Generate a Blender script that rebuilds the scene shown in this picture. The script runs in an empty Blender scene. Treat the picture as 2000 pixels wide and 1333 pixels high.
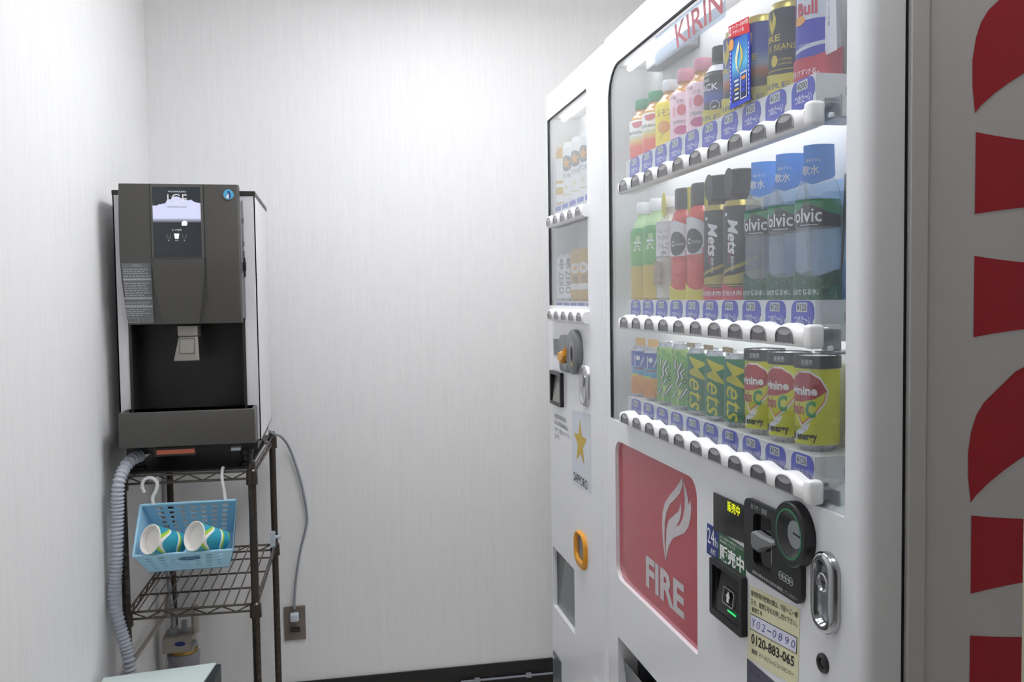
import bpy, bmesh, math, random
from mathutils import Vector, Matrix
from mathutils.geometry import tessellate_polygon
random.seed(4)
S = bpy.context.scene
COL = S.collection
PI = math.pi

# ------------------------------------------------------------------ camera
YAW, PITCH, ROLL, CAMH = .1986, .0493, -.014, 1.40
_cy, _sy, _cp, _sp = math.cos(YAW), math.sin(YAW), math.cos(PITCH), math.sin(PITCH)
_F = Vector((_sy * _cp, _cy * _cp, -_sp))
_R = Vector((_cy, -_sy, 0))
_U = Vector((_sy * _sp, _cy * _sp, _cp))
_X = _R * math.cos(ROLL) + _U * math.sin(ROLL)
_Y = _U * math.cos(ROLL) - _R * math.sin(ROLL)
cd = bpy.data.cameras.new('camera')
cd.sensor_width = 36; cd.lens = 1750 / 2000 * 36; cd.clip_start = .02
cam = bpy.data.objects.new('camera', cd)
M = Matrix((_X, _Y, -_F)).transposed().to_4x4()
M.translation = (0, 0, CAMH)
cam.matrix_world = M
COL.objects.link(cam)
S.camera = cam

# ------------------------------------------------------------------ world, lamps, exposure
W = bpy.data.worlds.new('world'); S.world = W; W.use_nodes = True
W.node_tree.nodes['Background'].inputs[0].default_value = (.75, .8, .9, 1)
W.node_tree.nodes['Background'].inputs[1].default_value = .10
S.view_settings.view_transform = 'Standard'; S.view_settings.look = 'None'
S.view_settings.exposure = .74; S.view_settings.gamma = 1
S.view_settings.use_curve_mapping = False
S.cycles.max_bounces = 8; S.cycles.transparent_max_bounces = 16
S.cycles.sample_clamp_indirect = 6


S.cycles.diffuse_bounces = 6
LAMP_RADIANCE = 10.5           # the ceiling lamps are glowing diffuser boxes, built with the room
LAMPS = ((.22, .52, 1.60, 2.58, 2.41, 2.452), (.16, .44, .62, .98, 2.41, 2.452))   # their extents in x, y and z


# ------------------------------------------------------------------ materials
def lin(h):
    h = h.lstrip('#'); v = [int(h[i:i + 2], 16) / 255 for i in (0, 2, 4)]
    return tuple(x / 12.92 if x <= .04045 else ((x + .055) / 1.055) ** 2.4 for x in v) + (1,)


MATS = {}


def mat(name, color, rough=.5, metal=0, coat=0, bump=0, bscale=200, emit=None, estr=0, spec=.5, alpha=1, trans=0):
    m = bpy.data.materials.new(name); m.use_nodes = True
    nt = m.node_tree; b = nt.nodes['Principled BSDF']
    b.inputs['Base Color'].default_value = lin(color)
    b.inputs['Roughness'].default_value = rough; b.inputs['Metallic'].default_value = metal
    b.inputs['Coat Weight'].default_value = coat; b.inputs['Coat Roughness'].default_value = .08
    b.inputs['Specular IOR Level'].default_value = spec
    b.inputs['Alpha'].default_value = alpha
    b.inputs['Transmission Weight'].default_value = trans
    if emit:
        b.inputs['Emission Color'].default_value = lin(emit); b.inputs['Emission Strength'].default_value = estr
    tc = nt.nodes.new('ShaderNodeTexCoord'); n = nt.nodes.new('ShaderNodeTexNoise')
    n.inputs['Scale'].default_value = bscale; n.inputs['Detail'].default_value = 3
    nt.links.new(tc.outputs['Object'], n.inputs['Vector'])
    if bump:
        bp = nt.nodes.new('ShaderNodeBump'); bp.inputs['Strength'].default_value = bump; bp.inputs['Distance'].default_value = .001
        nt.links.new(n.outputs['Fac'], bp.inputs['Height']); nt.links.new(bp.outputs['Normal'], b.inputs['Normal'])
    else:
        mr = nt.nodes.new('ShaderNodeMapRange')
        mr.inputs['To Min'].default_value = max(0, rough - .04); mr.inputs['To Max'].default_value = min(1, rough + .04)
        nt.links.new(n.outputs['Fac'], mr.inputs['Value']); nt.links.new(mr.outputs['Result'], b.inputs['Roughness'])
    MATS[name] = m
    return m


def ramp_mat(name, stops, kind='noise', scale=60, dist=2, rough=.35, stretch=(1, 1, 1), const=False, axis=2, lo=0, hi=1, coat=0):
    """colour ramp driven by noise, waves or by a position along an axis of the object"""
    m = bpy.data.materials.new(name); m.use_nodes = True
    nt = m.node_tree; b = nt.nodes['Principled BSDF']; b.inputs['Roughness'].default_value = rough
    b.inputs['Coat Weight'].default_value = coat
    tc = nt.nodes.new('ShaderNodeTexCoord'); mp = nt.nodes.new('ShaderNodeMapping')
    mp.inputs['Scale'].default_value = stretch
    nt.links.new(tc.outputs['Object'], mp.inputs['Vector'])
    cr = nt.nodes.new('ShaderNodeValToRGB'); cr.color_ramp.interpolation = 'CONSTANT' if const else 'LINEAR'
    while len(cr.color_ramp.elements) < len(stops): cr.color_ramp.elements.new(.5)
    for e, (p, c) in zip(cr.color_ramp.elements, stops): e.position = p
    for e, (p, c) in zip(cr.color_ramp.elements, stops): e.color = lin(c)
    if kind == 'noise':
        t = nt.nodes.new('ShaderNodeTexNoise'); t.inputs['Scale'].default_value = scale; t.inputs['Detail'].default_value = dist
        out = t.outputs['Fac']; nt.links.new(mp.outputs['Vector'], t.inputs['Vector'])
    elif kind == 'voronoi':
        t = nt.nodes.new('ShaderNodeTexVoronoi'); t.inputs['Scale'].default_value = scale
        out = t.outputs['Distance']; nt.links.new(mp.outputs['Vector'], t.inputs['Vector'])
    elif kind == 'wave':
        t = nt.nodes.new('ShaderNodeTexWave'); t.inputs['Scale'].default_value = scale; t.inputs['Distortion'].default_value = dist
        t.inputs['Detail'].default_value = 0; t.inputs['Detail Scale'].default_value = 1.2
        out = t.outputs['Fac']; nt.links.new(mp.outputs['Vector'], t.inputs['Vector'])
    else:
        sx = nt.nodes.new('ShaderNodeSeparateXYZ'); nt.links.new(mp.outputs['Vector'], sx.inputs['Vector'])
        mr = nt.nodes.new('ShaderNodeMapRange'); mr.inputs['From Min'].default_value = lo; mr.inputs['From Max'].default_value = hi
        nt.links.new(sx.outputs[axis], mr.inputs['Value']); out = mr.outputs['Result']
    nt.links.new(out, cr.inputs['Fac']); nt.links.new(cr.outputs['Color'], b.inputs['Base Color'])
    MATS[name] = m
    return m


def glass_mat(name, tint='#ffffff', f0=.04, rough=.02, haze=0):
    """clear pane: Schlick reflection over a see-through body, plus a little pale diffuse haze"""
    m = bpy.data.materials.new(name); m.use_nodes = True
    nt = m.node_tree; nt.nodes.remove(nt.nodes['Principled BSDF'])
    out = nt.nodes['Material Output']
    g = nt.nodes.new('ShaderNodeNewGeometry'); d = nt.nodes.new('ShaderNodeVectorMath'); d.operation = 'DOT_PRODUCT'
    nt.links.new(g.outputs['Incoming'], d.inputs[0]); nt.links.new(g.outputs['Normal'], d.inputs[1])
    a = nt.nodes.new('ShaderNodeMath'); a.operation = 'ABSOLUTE'; nt.links.new(d.outputs['Value'], a.inputs[0])
    s = nt.nodes.new('ShaderNodeMath'); s.operation = 'SUBTRACT'; s.inputs[0].default_value = 1; nt.links.new(a.outputs[0], s.inputs[1])
    p = nt.nodes.new('ShaderNodeMath'); p.operation = 'POWER'; p.inputs[1].default_value = 5; nt.links.new(s.outputs[0], p.inputs[0])
    ml = nt.nodes.new('ShaderNodeMath'); ml.operation = 'MULTIPLY_ADD'; ml.inputs[1].default_value = 1 - f0; ml.inputs[2].default_value = f0
    nt.links.new(p.outputs[0], ml.inputs[0])
    t = nt.nodes.new('ShaderNodeBsdfTransparent'); t.inputs[0].default_value = lin(tint)
    gl = nt.nodes.new('ShaderNodeBsdfGlossy'); gl.inputs['Roughness'].default_value = rough
    body = t.outputs[0]
    if haze:
        df = nt.nodes.new('ShaderNodeBsdfDiffuse'); df.inputs[0].default_value = (.9, .92, .95, 1)
        mh = nt.nodes.new('ShaderNodeMixShader'); mh.inputs[0].default_value = haze
        nt.links.new(t.outputs[0], mh.inputs[1]); nt.links.new(df.outputs[0], mh.inputs[2]); body = mh.outputs[0]
    mx = nt.nodes.new('ShaderNodeMixShader')
    nt.links.new(ml.outputs[0], mx.inputs[0]); nt.links.new(body, mx.inputs[1]); nt.links.new(gl.outputs[0], mx.inputs[2])
    nt.links.new(mx.outputs[0], out.inputs['Surface'])
    MATS[name] = m
    return m


def wallpaper():
    m = bpy.data.materials.new('wallpaper'); m.use_nodes = True
    nt = m.node_tree; b = nt.nodes['Principled BSDF']; b.inputs['Roughness'].default_value = .75
    b.inputs['Specular IOR Level'].default_value = .25
    tc = nt.nodes.new('ShaderNodeTexCoord'); mp = nt.nodes.new('ShaderNodeMapping'); mp.inputs['Scale'].default_value = (330, 330, 9)
    nt.links.new(tc.outputs['Object'], mp.inputs['Vector'])
    n = nt.nodes.new('ShaderNodeTexNoise'); n.inputs['Scale'].default_value = 1; n.inputs['Detail'].default_value = 4
    nt.links.new(mp.outputs['Vector'], n.inputs['Vector'])
    mp2 = nt.nodes.new('ShaderNodeMapping'); mp2.inputs['Scale'].default_value = (60, 60, 1.4)
    nt.links.new(tc.outputs['Object'], mp2.inputs['Vector'])
    n2 = nt.nodes.new('ShaderNodeTexNoise'); n2.inputs['Scale'].default_value = 1; n2.inputs['Detail'].default_value = 3
    nt.links.new(mp2.outputs['Vector'], n2.inputs['Vector'])
    ad = nt.nodes.new('ShaderNodeMath'); ad.operation = 'MULTIPLY_ADD'; ad.inputs[1].default_value = .45
    nt.links.new(n2.outputs['Fac'], ad.inputs[0]); nt.links.new(n.outputs['Fac'], ad.inputs[2])
    cr = nt.nodes.new('ShaderNodeValToRGB')
    cr.color_ramp.elements[0].position = .42; cr.color_ramp.elements[0].color = lin('#e0e0e0')
    cr.color_ramp.elements[1].position = .95; cr.color_ramp.elements[1].color = lin('#e9e9e8')
    nt.links.new(ad.outputs[0], cr.inputs['Fac']); nt.links.new(cr.outputs['Color'], b.inputs['Base Color'])
    bp = nt.nodes.new('ShaderNodeBump'); bp.inputs['Strength'].default_value = .12; bp.inputs['Distance'].default_value = .0006
    nt.links.new(ad.outputs[0], bp.inputs['Height']); nt.links.new(bp.outputs['Normal'], b.inputs['Normal'])
    MATS['wallpaper'] = m


wallpaper()
mat('wall_front_paint', '#77736e', .7)
mat('machine_white', '#eaebee', .30, coat=.3)
mat('machine_side', '#cdcac8', .45)
mat('case_white', '#e2e2e0', .5)
mat('plastic_white', '#f2f2f2', .3)
mat('white_print', '#f4f4f4', .5)
mat('grey_plastic', '#8f9296', .4)
mat('metal_grey', '#9a9ea2', .35, metal=.7)
mat('steel', '#c9cace', .3, metal=.85)
mat('chrome', '#b9bbbf', .12, metal=1)
mat('gasket', '#1a1c20', .5)
mat('black_plastic', '#1d1e20', .35)
mat('black_gloss', '#101113', .12, coat=.4)
mat('ink', '#18181c', .6)
mat('floor_vinyl', '#e2dfda', .5, bump=.1, bscale=60)
mat('baseboard', '#120f0d', .5)
mat('ceiling_paint', '#e8e8e6', .8, bump=.2, bscale=90)
mat('bronze_metal', '#4a433d', .3, metal=.7)
mat('bronze_wire', '#6b625a', .3, metal=.85)
mat('ice_brown', '#4e4c49', .42, bump=.08, bscale=900)
mat('ice_dark', '#2c2b29', .45)
mat('ice_trim', '#5a5854', .4)
mat('ice_silver', '#d8d7da', .38, metal=.1)
mat('ice_screen', '#30363b', .18)
mat('ice_glow', '#c9cce6', .3, emit='#c6cbe8', estr=.22)
ramp_mat('glow_fade', [(0, '#3a4046'), (1, '#c9cce6')], 'pos', axis=2, lo=.6355, hi=.6455)
mat('icon_glow', '#ffffff', .3, emit='#ffffff', estr=.7)
mat('chute_grey', '#8a8780', .4)
mat('caution_label', '#6f7174', .5)
mat('caution_ink', '#a9abae', .6)
mat('orange_label', '#c1674c', .5)
mat('penguin_blue', '#57a9cf', .35)
mat('lamp_diffuser', '#ffffff', .5, emit='#fafbff', estr=LAMP_RADIANCE)
mat('fill_glow', '#ffffff', .4, emit='#fbfbff', estr=9)  # glow of the added strips that brighten the display case
mat('tube_light', '#ffffff', .4, emit='#fbfbff', estr=4)
mat('price_blue', '#3f47b8', .45)
mat('price_screen', '#d5dadb', .4)
mat('button_grey', '#5c5a5c', .15, coat=.3)
mat('button_reflection', '#a9a8aa', .18)  # reflection put into the colour of the upper button lens
mat('logo_red', '#d8434f', .5)
mat('side_red', '#ac0220', .4)
mat('panel_red', '#b23a4a', .14, coat=.3)
mat('panel_logo', '#c9c2c6', .2, coat=.3)
mat('green_ring', '#1f7a4f', .4)
mat('sign_green', '#2f5f3f', .45)
mat('sign_blue', '#27367f', .45)
mat('led_yellow', '#c8d000', .4, emit='#e8f000', estr=.45)
mat('led_red', '#ff3a20', .4, emit='#ff3018', estr=1.2)
mat('led_green', '#35c86a', .4, emit='#2fd070', estr=.5)
mat('notice_cream', '#dcd9b4', .6)
mat('notice_white', '#dcdcec', .6)
mat('pen_blue', '#2c2c8a', .6)
mat('keypad', '#4d4d60', .45)
mat('orange_plastic', '#d99522', .35)
mat('flap_dark', '#2b3034', .25)
mat('flap_grey', '#5c6266', .22)
mat('coin_grey', '#6f7174', .4)
mat('star_gold', '#c9a92e', .4)
mat('star_panel', '#d2d8e0', .4)
mat('basket_blue', '#a8d6ee', .35, trans=.0)
mat('basket_mark', '#4f7fa0', .5)
mat('cup_white', '#f4f1ec', .55)
ramp_mat('cup_pattern', [(0, '#2f9cb4'), (.30, '#f2f0ea'), (.52, '#a6cf2e'), (.78, '#2f9cb4')], 'wave', 7, 3.5, .5, (1, 1.5, 1.2), True)
mat('hose_grey', '#b9bec8', .45)
mat('cord_grey', '#8b9099', .45)
mat('plug_clear', '#c3ccd4', .25)
mat('outlet_brown', '#756a62', .4)
mat('outlet_dark', '#2c2623', .5)
mat('filter_beige', '#a39c92', .45)
mat('filter_grey', '#8b8a90', .4)
mat('brass', '#a58a4a', .3, metal=.8)
mat('bin_top', '#d3e0dc', .4)
mat('bin_dark', '#2a3032', .45)
mat('jamb_paint', '#b9b9a4', .6)
# drinks
mat('can_silver', '#c3c5c8', .28, metal=.7)
mat('gold', '#b7a552', .3, metal=.45)
mat('yellow_label', '#dede1c', .35)
mat('yellow_base', '#d6c93a', .4)
mat('red_label', '#b5313b', .4)
mat('red_base', '#c22f45', .4)
mat('orange_print', '#e3922c', .4)
mat('green_print', '#2f9a55', .4)
mat('black_collar', '#26272a', .4)
mat('mets_green', '#1d8059', .35)
mat('mets_yellow', '#e2d72a', .4)
mat('tan_tag', '#b09a72', .5)
ramp_mat('muscat', [(.0, '#2f8a4e'), (.3, '#8bc45a'), (.5, '#57a850'), (.8, '#cfe48a')], 'voronoi', 62, 2, .4)
mat('muscat_dark', '#2c5f3c', .5)
ramp_mat('orange_drink', [(0, '#e89a35'), (.42, '#efb04a'), (.46, '#4fa6cf'), (.62, '#5db2d6'), (.66, '#3d5fb8'), (1, '#3a55ae')], 'pos', axis=2, lo=.006, hi=.1, rough=.35)
mat('cap_orange', '#dfae55', .4)
glass_mat('pet_clear', '#f2f7fb', .05, .08, .16)
glass_mat('pet_tag', '#e6eef6', .04, .1, .22)
mat('water_green', '#22543c', .4)
ramp_mat('cradle_green', [(.35, '#16402c'), (.62, '#2f6b4c'), (.75, '#8fb59c')], 'noise', 190, 4, .5)
mat('mountain_green', '#1f8a55', .4)
mat('label_black', '#23252a', .4)
mat('tag_blue', '#4c95ea', .4)
ramp_mat('water_backdrop', [(.2, '#9cc8ee'), (.5, '#b6d8f4'), (.64, '#6aa8de'), (.8, '#3f86c8')], 'noise', 9, 3, .5)
mat('stem_dark', '#4d5a55', .5)
mat('mets_red', '#a5283a', .4)
ramp_mat('red_liquid', [(.3, '#cf2f2a'), (.7, '#e2483a')], 'noise', 30, 2, .18, coat=.4)
mat('pink_print', '#e36a9a', .4)
mat('label_white', '#e9e8ea', .45)
ramp_mat('pale_liquid', [(.3, '#c9c6b8'), (.7, '#dad7c8')], 'noise', 20, 2, .2)
ramp_mat('collage', [(.3, '#5a4636'), (.45, '#b59a78'), (.55, '#6d5744'), (.7, '#e2d8c8')], 'noise', 170, 4, .5)
ramp_mat('tea_liquid', [(.3, '#c5a92c'), (.7, '#d7bd3a')], 'noise', 20, 2, .15)
ramp_mat('tea_label', [(0, '#4f9e3e'), (.5, '#6cb84a'), (1, '#3f9a55')], 'pos', axis=2, lo=.06, hi=.15)
mat('tea_top', '#b6d99a', .3)
mat('bull_blue', '#3a3fb0', .35)
mat('bull_silver', '#d6d9e2', .3, metal=.3)
mat('bull_red', '#c5344c', .4)
mat('sun_orange', '#e8a24a', .4)
mat('fire_dark', '#2c2f3c', .35)
ramp_mat('fire_sunset', [(0, '#2b2c34'), (.16, '#3a2d2c'), (.3, '#b5652f'), (.42, '#8fa3b8'), (.6, '#2f4fae'), (1, '#26348a')], 'pos', axis=2, lo=.02, hi=.12, rough=.3)
mat('gold_print', '#d6c04a', .4)
mat('cradle_gold', '#cfc04a', .45)
ramp_mat('black_label', [(0, '#1f2024'), (.2, '#24252b'), (.34, '#3a55b8'), (.5, '#39406a'), (.62, '#26272c'), (1, '#222327')], 'pos', axis=2, lo=.015, hi=.1)
mat('orange_liquid', '#d99a3a', .15, coat=.4)
mat('pink_cap', '#eda3b2', .4)
mat('pink_label', '#f0cdd6', .45)
mat('peach_print', '#dc6f78', .45)
mat('pink_dark', '#c7508a', .45)
mat('lemon_label', '#f0dc2c', .4)
mat('green_cap', '#1f8f5c', .4)
ramp_mat('fruit_label', [(0, '#e0524a'), (.3, '#ea6a55'), (.42, '#e6c46a'), (.5, '#d9e0c0'), (.56, '#efeeea'), (1, '#efeeea')], 'pos', axis=2, lo=.0, hi=.09)
ramp_mat('sticker_sky', [(0, '#10224f'), (.3, '#1c58b5'), (.5, '#5fc2ec'), (.7, '#2f8ad8'), (1, '#1a3fae')], 'pos', axis=2, lo=1.69, hi=1.795, rough=.25)
mat('sticker_blue', '#2a3fd0', .25)
mat('sticker_red', '#dd1f2c', .3)
mat('flame_white', '#e8ecc8', .4)
mat('beer_white', '#e6e6e2', .35)
mat('beer_gold', '#c9a040', .3, metal=.35)
mat('beer_star', '#d59a3a', .4)
glass_mat('window_glass', '#fbfdff', .04, .012, .035)


# ------------------------------------------------------------------ geometry helpers
class G:
    def __init__(s): s.v = []; s.f = []; s.m = []; s.names = []

    def mi(s, m):
        if m is None: return 0
        if m not in s.names: s.names.append(m)
        return s.names.index(m)

    def add(s, vs, fs, m=None):
        k = len(s.v); s.v += [Vector(v) for v in vs]; i = s.mi(m)
        for f in fs: s.f.append([k + j for j in f]); s.m.append(i)
        return s

    def box(s, x0, x1, y0, y1, z0, z1, m=None):
        v = [(x, y, z) for x in (x0, x1) for y in (y0, y1) for z in (z0, z1)]
        return s.add(v, [(0, 1, 3, 2), (4, 6, 7, 5), (0, 4, 5, 1), (2, 3, 7, 6), (0, 2, 6, 4), (1, 5, 7, 3)], m)

    def loft(s, rings, cap0=True, cap1=True, m=None, closed=True):
        n = len(rings[0]); v = [p for r in rings for p in r]; f = []
        for i in range(len(rings) - 1):
            for j in range(n if closed else n - 1):
                a, b = i * n + j, i * n + (j + 1) % n
                f.append((a, b, b + n, a + n))
        if cap0: f.append(tuple(range(n))[::-1])
        if cap1: f.append(tuple(range((len(rings) - 1) * n, len(rings) * n)))
        return s.add(v, f, m)

    def lathe(s, prof, mtx=None, seg=28, m=None):
        mtx = mtx or Matrix.Identity(4)
        rings = [[mtx @ Vector((r * math.cos(2 * PI * k / seg), r * math.sin(2 * PI * k / seg), z)) for k in range(seg)] for r, z in prof]
        return s.loft(rings, False, False, m)

    def tube(s, pts, r, seg=8, m=None, cap=True):
        pts = [Vector(p) for p in pts]; rings = []; up = None
        for i, p in enumerate(pts):
            d = (pts[min(i + 1, len(pts) - 1)] - pts[max(i - 1, 0)]).normalized()
            if up is None:
                up = d.orthogonal().normalized()
            up = (up - d * up.dot(d)).normalized(); w = d.cross(up)
            rr = r[i] if isinstance(r, (list, tuple)) else r
            rings.append([p + (up * math.cos(2 * PI * k / seg) + w * math.sin(2 * PI * k / seg)) * rr for k in range(seg)])
        return s.loft(rings, cap, cap, m)

    def flat(s, m2, frame, n=0, m=None):
        return s.add([frame(a, b, n) for a, b in m2[0]], m2[1], m)

    def plate(s, outer, holes, n0, n1, frame, m=None, back=True):
        """flat plate with holes: n1 is the face towards the viewer"""
        m2 = poly2(outer, holes)
        s.flat(m2, frame, n1, m)
        if back: s.flat(m2, frame, n0, m)
        for L in [outer] + list(holes):
            k = len(L)
            s.add([frame(a, b, n0) for a, b in L] + [frame(a, b, n1) for a, b in L],
                  [(j, (j + 1) % k, k + (j + 1) % k, k + j) for j in range(k)], m)
        return s


def poly2(outer, holes=()):
    loops = [[Vector((a, b, 0)) for a, b in L] for L in [outer] + list(holes)]
    tri = tessellate_polygon(loops)
    return [(v.x, v.y) for L in loops for v in L], [tuple(t) for t in tri]


def rrect(a0, a1, b0, b1, r, n=6):
    """rounded rectangle; r is one radius or four (a1b1, a0b1, a0b0, a1b0)"""
    if not isinstance(r, (tuple, list)): r = (r,) * 4
    out = []
    for k, (ca, cb, rr) in enumerate(((a1 - r[0], b1 - r[0], r[0]), (a0 + r[1], b1 - r[1], r[1]), (a0 + r[2], b0 + r[2], r[2]), (a1 - r[3], b0 + r[3], r[3]))):
        if rr < 1e-6: out.append((ca, cb)); continue
        for i in range(n + 1):
            t = PI / 2 * (k + i / n); out.append((ca + rr * math.cos(t), cb + rr * math.sin(t)))
    return out


def ell(a, b, ra, rb=None, n=28, t0=0, t1=2 * PI):
    rb = rb or ra; full = abs(t1 - t0 - 2 * PI) < 1e-6
    return [(a + ra * math.cos(t0 + (t1 - t0) * i / (n if full else n - 1)), b + rb * math.sin(t0 + (t1 - t0) * i / (n if full else n - 1))) for i in range(n)]


_tc = {}


def text2(s, bold=0.0):
    """flat mesh of the words, scaled into the unit square"""
    if (s, bold) in _tc: return _tc[(s, bold)]
    c = bpy.data.curves.new('words', 'FONT'); c.body = s; c.size = 1; c.resolution_u = 2; c.offset = bold
    o = bpy.data.objects.new('words', c); me = o.to_mesh()
    v = [(p.co.x, p.co.y) for p in me.vertices]; f = [tuple(p.vertices) for p in me.polygons]
    o.to_mesh_clear(); bpy.data.objects.remove(o); bpy.data.curves.remove(c)
    x0, x1 = min(p[0] for p in v), max(p[0] for p in v); y0, y1 = min(p[1] for p in v), max(p[1] for p in v)
    r = ([((a - x0) / (x1 - x0), (b - y0) / (y1 - y0)) for a, b in v], f)
    _tc[(s, bold)] = r
    return r


def fit(m2, TL, TR, BL, BR=None):
    """unit-square mesh mapped into a quadrilateral of plane coordinates"""
    BR = BR or (TR[0] + BL[0] - TL[0], TR[1] + BL[1] - TL[1])
    out = []
    for u, v in m2[0]:
        t = [TL[i] * (1 - u) + TR[i] * u for i in (0, 1)]; b = [BL[i] * (1 - u) + BR[i] * u for i in (0, 1)]
        out.append((b[0] * (1 - v) + t[0] * v, b[1] * (1 - v) + t[1] * v))
    return out, m2[1]


def words(s, a0, a1, b0, b1, bold=0.0): return fit(text2(s, bold), (a0, b1), (a1, b1), (a0, b0), (a1, b0))


def slice2(m2, step):
    """cut a flat mesh into narrow strips so that it can be wrapped round a can"""
    bm = bmesh.new(); vs = [bm.verts.new((a, b, 0)) for a, b in m2[0]]
    for f in m2[1]:
        try: bm.faces.new([vs[i] for i in f])
        except ValueError: pass
    a0, a1 = min(p[0] for p in m2[0]), max(p[0] for p in m2[0])
    k = math.ceil(a0 / step) * step
    while k < a1:
        bmesh.ops.bisect_plane(bm, geom=bm.verts[:] + bm.edges[:] + bm.faces[:], plane_co=(k, 0, 0), plane_no=(1, 0, 0))
        k += step
    bm.verts.index_update()
    r = [(v.co.x, v.co.y) for v in bm.verts], [tuple(v.index for v in f.verts) for f in bm.faces]
    bm.free(); return r


def build(name, g, m=None, parent=None, smooth=None, bevel=0, segs=2, weld=True, label=None):
    me = bpy.data.meshes.new(name)
    o0 = parent
    loc = Vector((0, 0, 0))
    while o0 is not None: loc += o0.location; o0 = o0.parent
    me.from_pydata([v - loc for v in g.v], [], g.f)
    names = g.names or [m]
    for k in names: me.materials.append(MATS[k])
    me.polygons.foreach_set('material_index', g.m)
    if weld:
        bm = bmesh.new(); bm.from_mesh(me)
        bmesh.ops.remove_doubles(bm, verts=bm.verts, dist=2e-5)
        bmesh.ops.recalc_face_normals(bm, faces=bm.faces)
        if bevel:
            es = [e for e in bm.edges if e.is_manifold and e.calc_face_angle(0) > .6]
            bmesh.ops.bevel(bm, geom=es, offset=bevel, segments=segs, profile=.5, affect='EDGES', clamp_overlap=True)
        bm.to_mesh(me); bm.free()
    if smooth:
        me.polygons.foreach_set('use_smooth', [True] * len(me.polygons))
        me.set_sharp_from_angle(angle=math.radians(smooth))
    me.update()
    o = bpy.data.objects.new(name, me); COL.objects.link(o)
    if parent is not None: o.parent = parent
    if label: o['label'] = label
    return o


def thing(name, label, cat, loc, group=None, rz=0):
    o = bpy.data.objects.new(name, None); o.empty_display_size = .05; o.location = loc; o.rotation_euler.z = rz
    o['label'] = label; o['category'] = cat
    if group: o['group'] = group
    COL.objects.link(o); return o


def tag(o, label, cat, group=None):
    o['label'] = label; o['category'] = cat
    if group: o['group'] = group
    return o


def struct(o): o['kind'] = 'structure'; return o


def copy_tree(o, parent=None):
    c = o.copy(); COL.objects.link(c)
    if parent is not None: c.parent = parent
    for ch in [x for x in o.children]: copy_tree(ch, c)
    return c


# ------------------------------------------------------------------ the room
XL, XR, YB, YF, ZC = -.568, 1.30, 3.10, -1.9, 2.50
g = G().box(XL - .1, XL, YF, YB + .1, 0, ZC); struct(build('wall_left', g, 'wallpaper'))
g = G().box(XL, XR, YB, YB + .1, 0, ZC); struct(build('wall_back', g, 'wallpaper'))
g = G().box(XL - .1, XR + .1, YF - .1, YF, 0, ZC); struct(build('wall_front', g, 'wall_front_paint'))
g = G().box(XR, XR + .1, YF, YB + .1, 0, ZC); struct(build('wall_right', g, 'wallpaper'))
g = G().box(XL - .1, XR + .1, YF, YB + .1, -.1, 0); struct(build('floor', g, 'floor_vinyl'))
g = G().box(XL - .1, XR + .1, YF, YB + .1, ZC, ZC + .1); struct(build('ceiling', g, 'ceiling_paint'))
g = G().box(XL + .001, XR, YB - .008, YB, 0, .092); struct(build('baseboard_back', g, 'baseboard', bevel=.002))
g = G().box(XL, XL + .008, YF, YB - .009, 0, .09); struct(build('baseboard_left', g, 'baseboard', bevel=.002))
g = G().box(.7003, .80, .74, .80, 0, ZC); struct(build('trim_1', g, 'jamb_paint', bevel=.003))

for (x0, x1, y0, y1, z0, z1), lab in zip(LAMPS, ('white ceiling lamp above the back of the alcove', 'white ceiling lamp nearer the camera')):
    t = thing('ceiling_light', lab, 'lamp', ((x0 + x1) / 2, (y0 + y1) / 2, ZC))
    g = G().box(x0 - .02, x1 + .02, y0 - .02, y1 + .02, z1, ZC - .001); build('housing', g, 'plastic_white', t, bevel=.004)
    g = G().box(x0, x1, y0, y1, z0, z1 - .0005); build('diffuser', g, 'lamp_diffuser', t, bevel=.004)

# ------------------------------------------------------------------ vending machines
XF = .60


def FF(y, z, n): return Vector((XF - n, y, z))          # front plane of both machines: n points into the room


def round_front(g, y0, y1, z0, z1, r, depth, m=None, rc=.02):
    rings = []
    for k in range(7):
        a = PI / 2 * k / 6
        ins = r * (1 - math.cos(a)); n = -r * (1 - math.sin(a))
        rings.append([FF(p, q, n) for p, q in rrect(y0 + ins, y1 - ins, z0 + ins, z1 - ins, max(rc - ins * .5, .004))])
    back = [FF(p, q, -depth) for p, q in rrect(y0, y1, z0, z1, rc)]
    g.loft([back] + rings, False, False, m)
    return rrect(y0 + r, y1 - r, z0 + r, z1 - r, max(rc - r * .5, .004))


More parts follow.
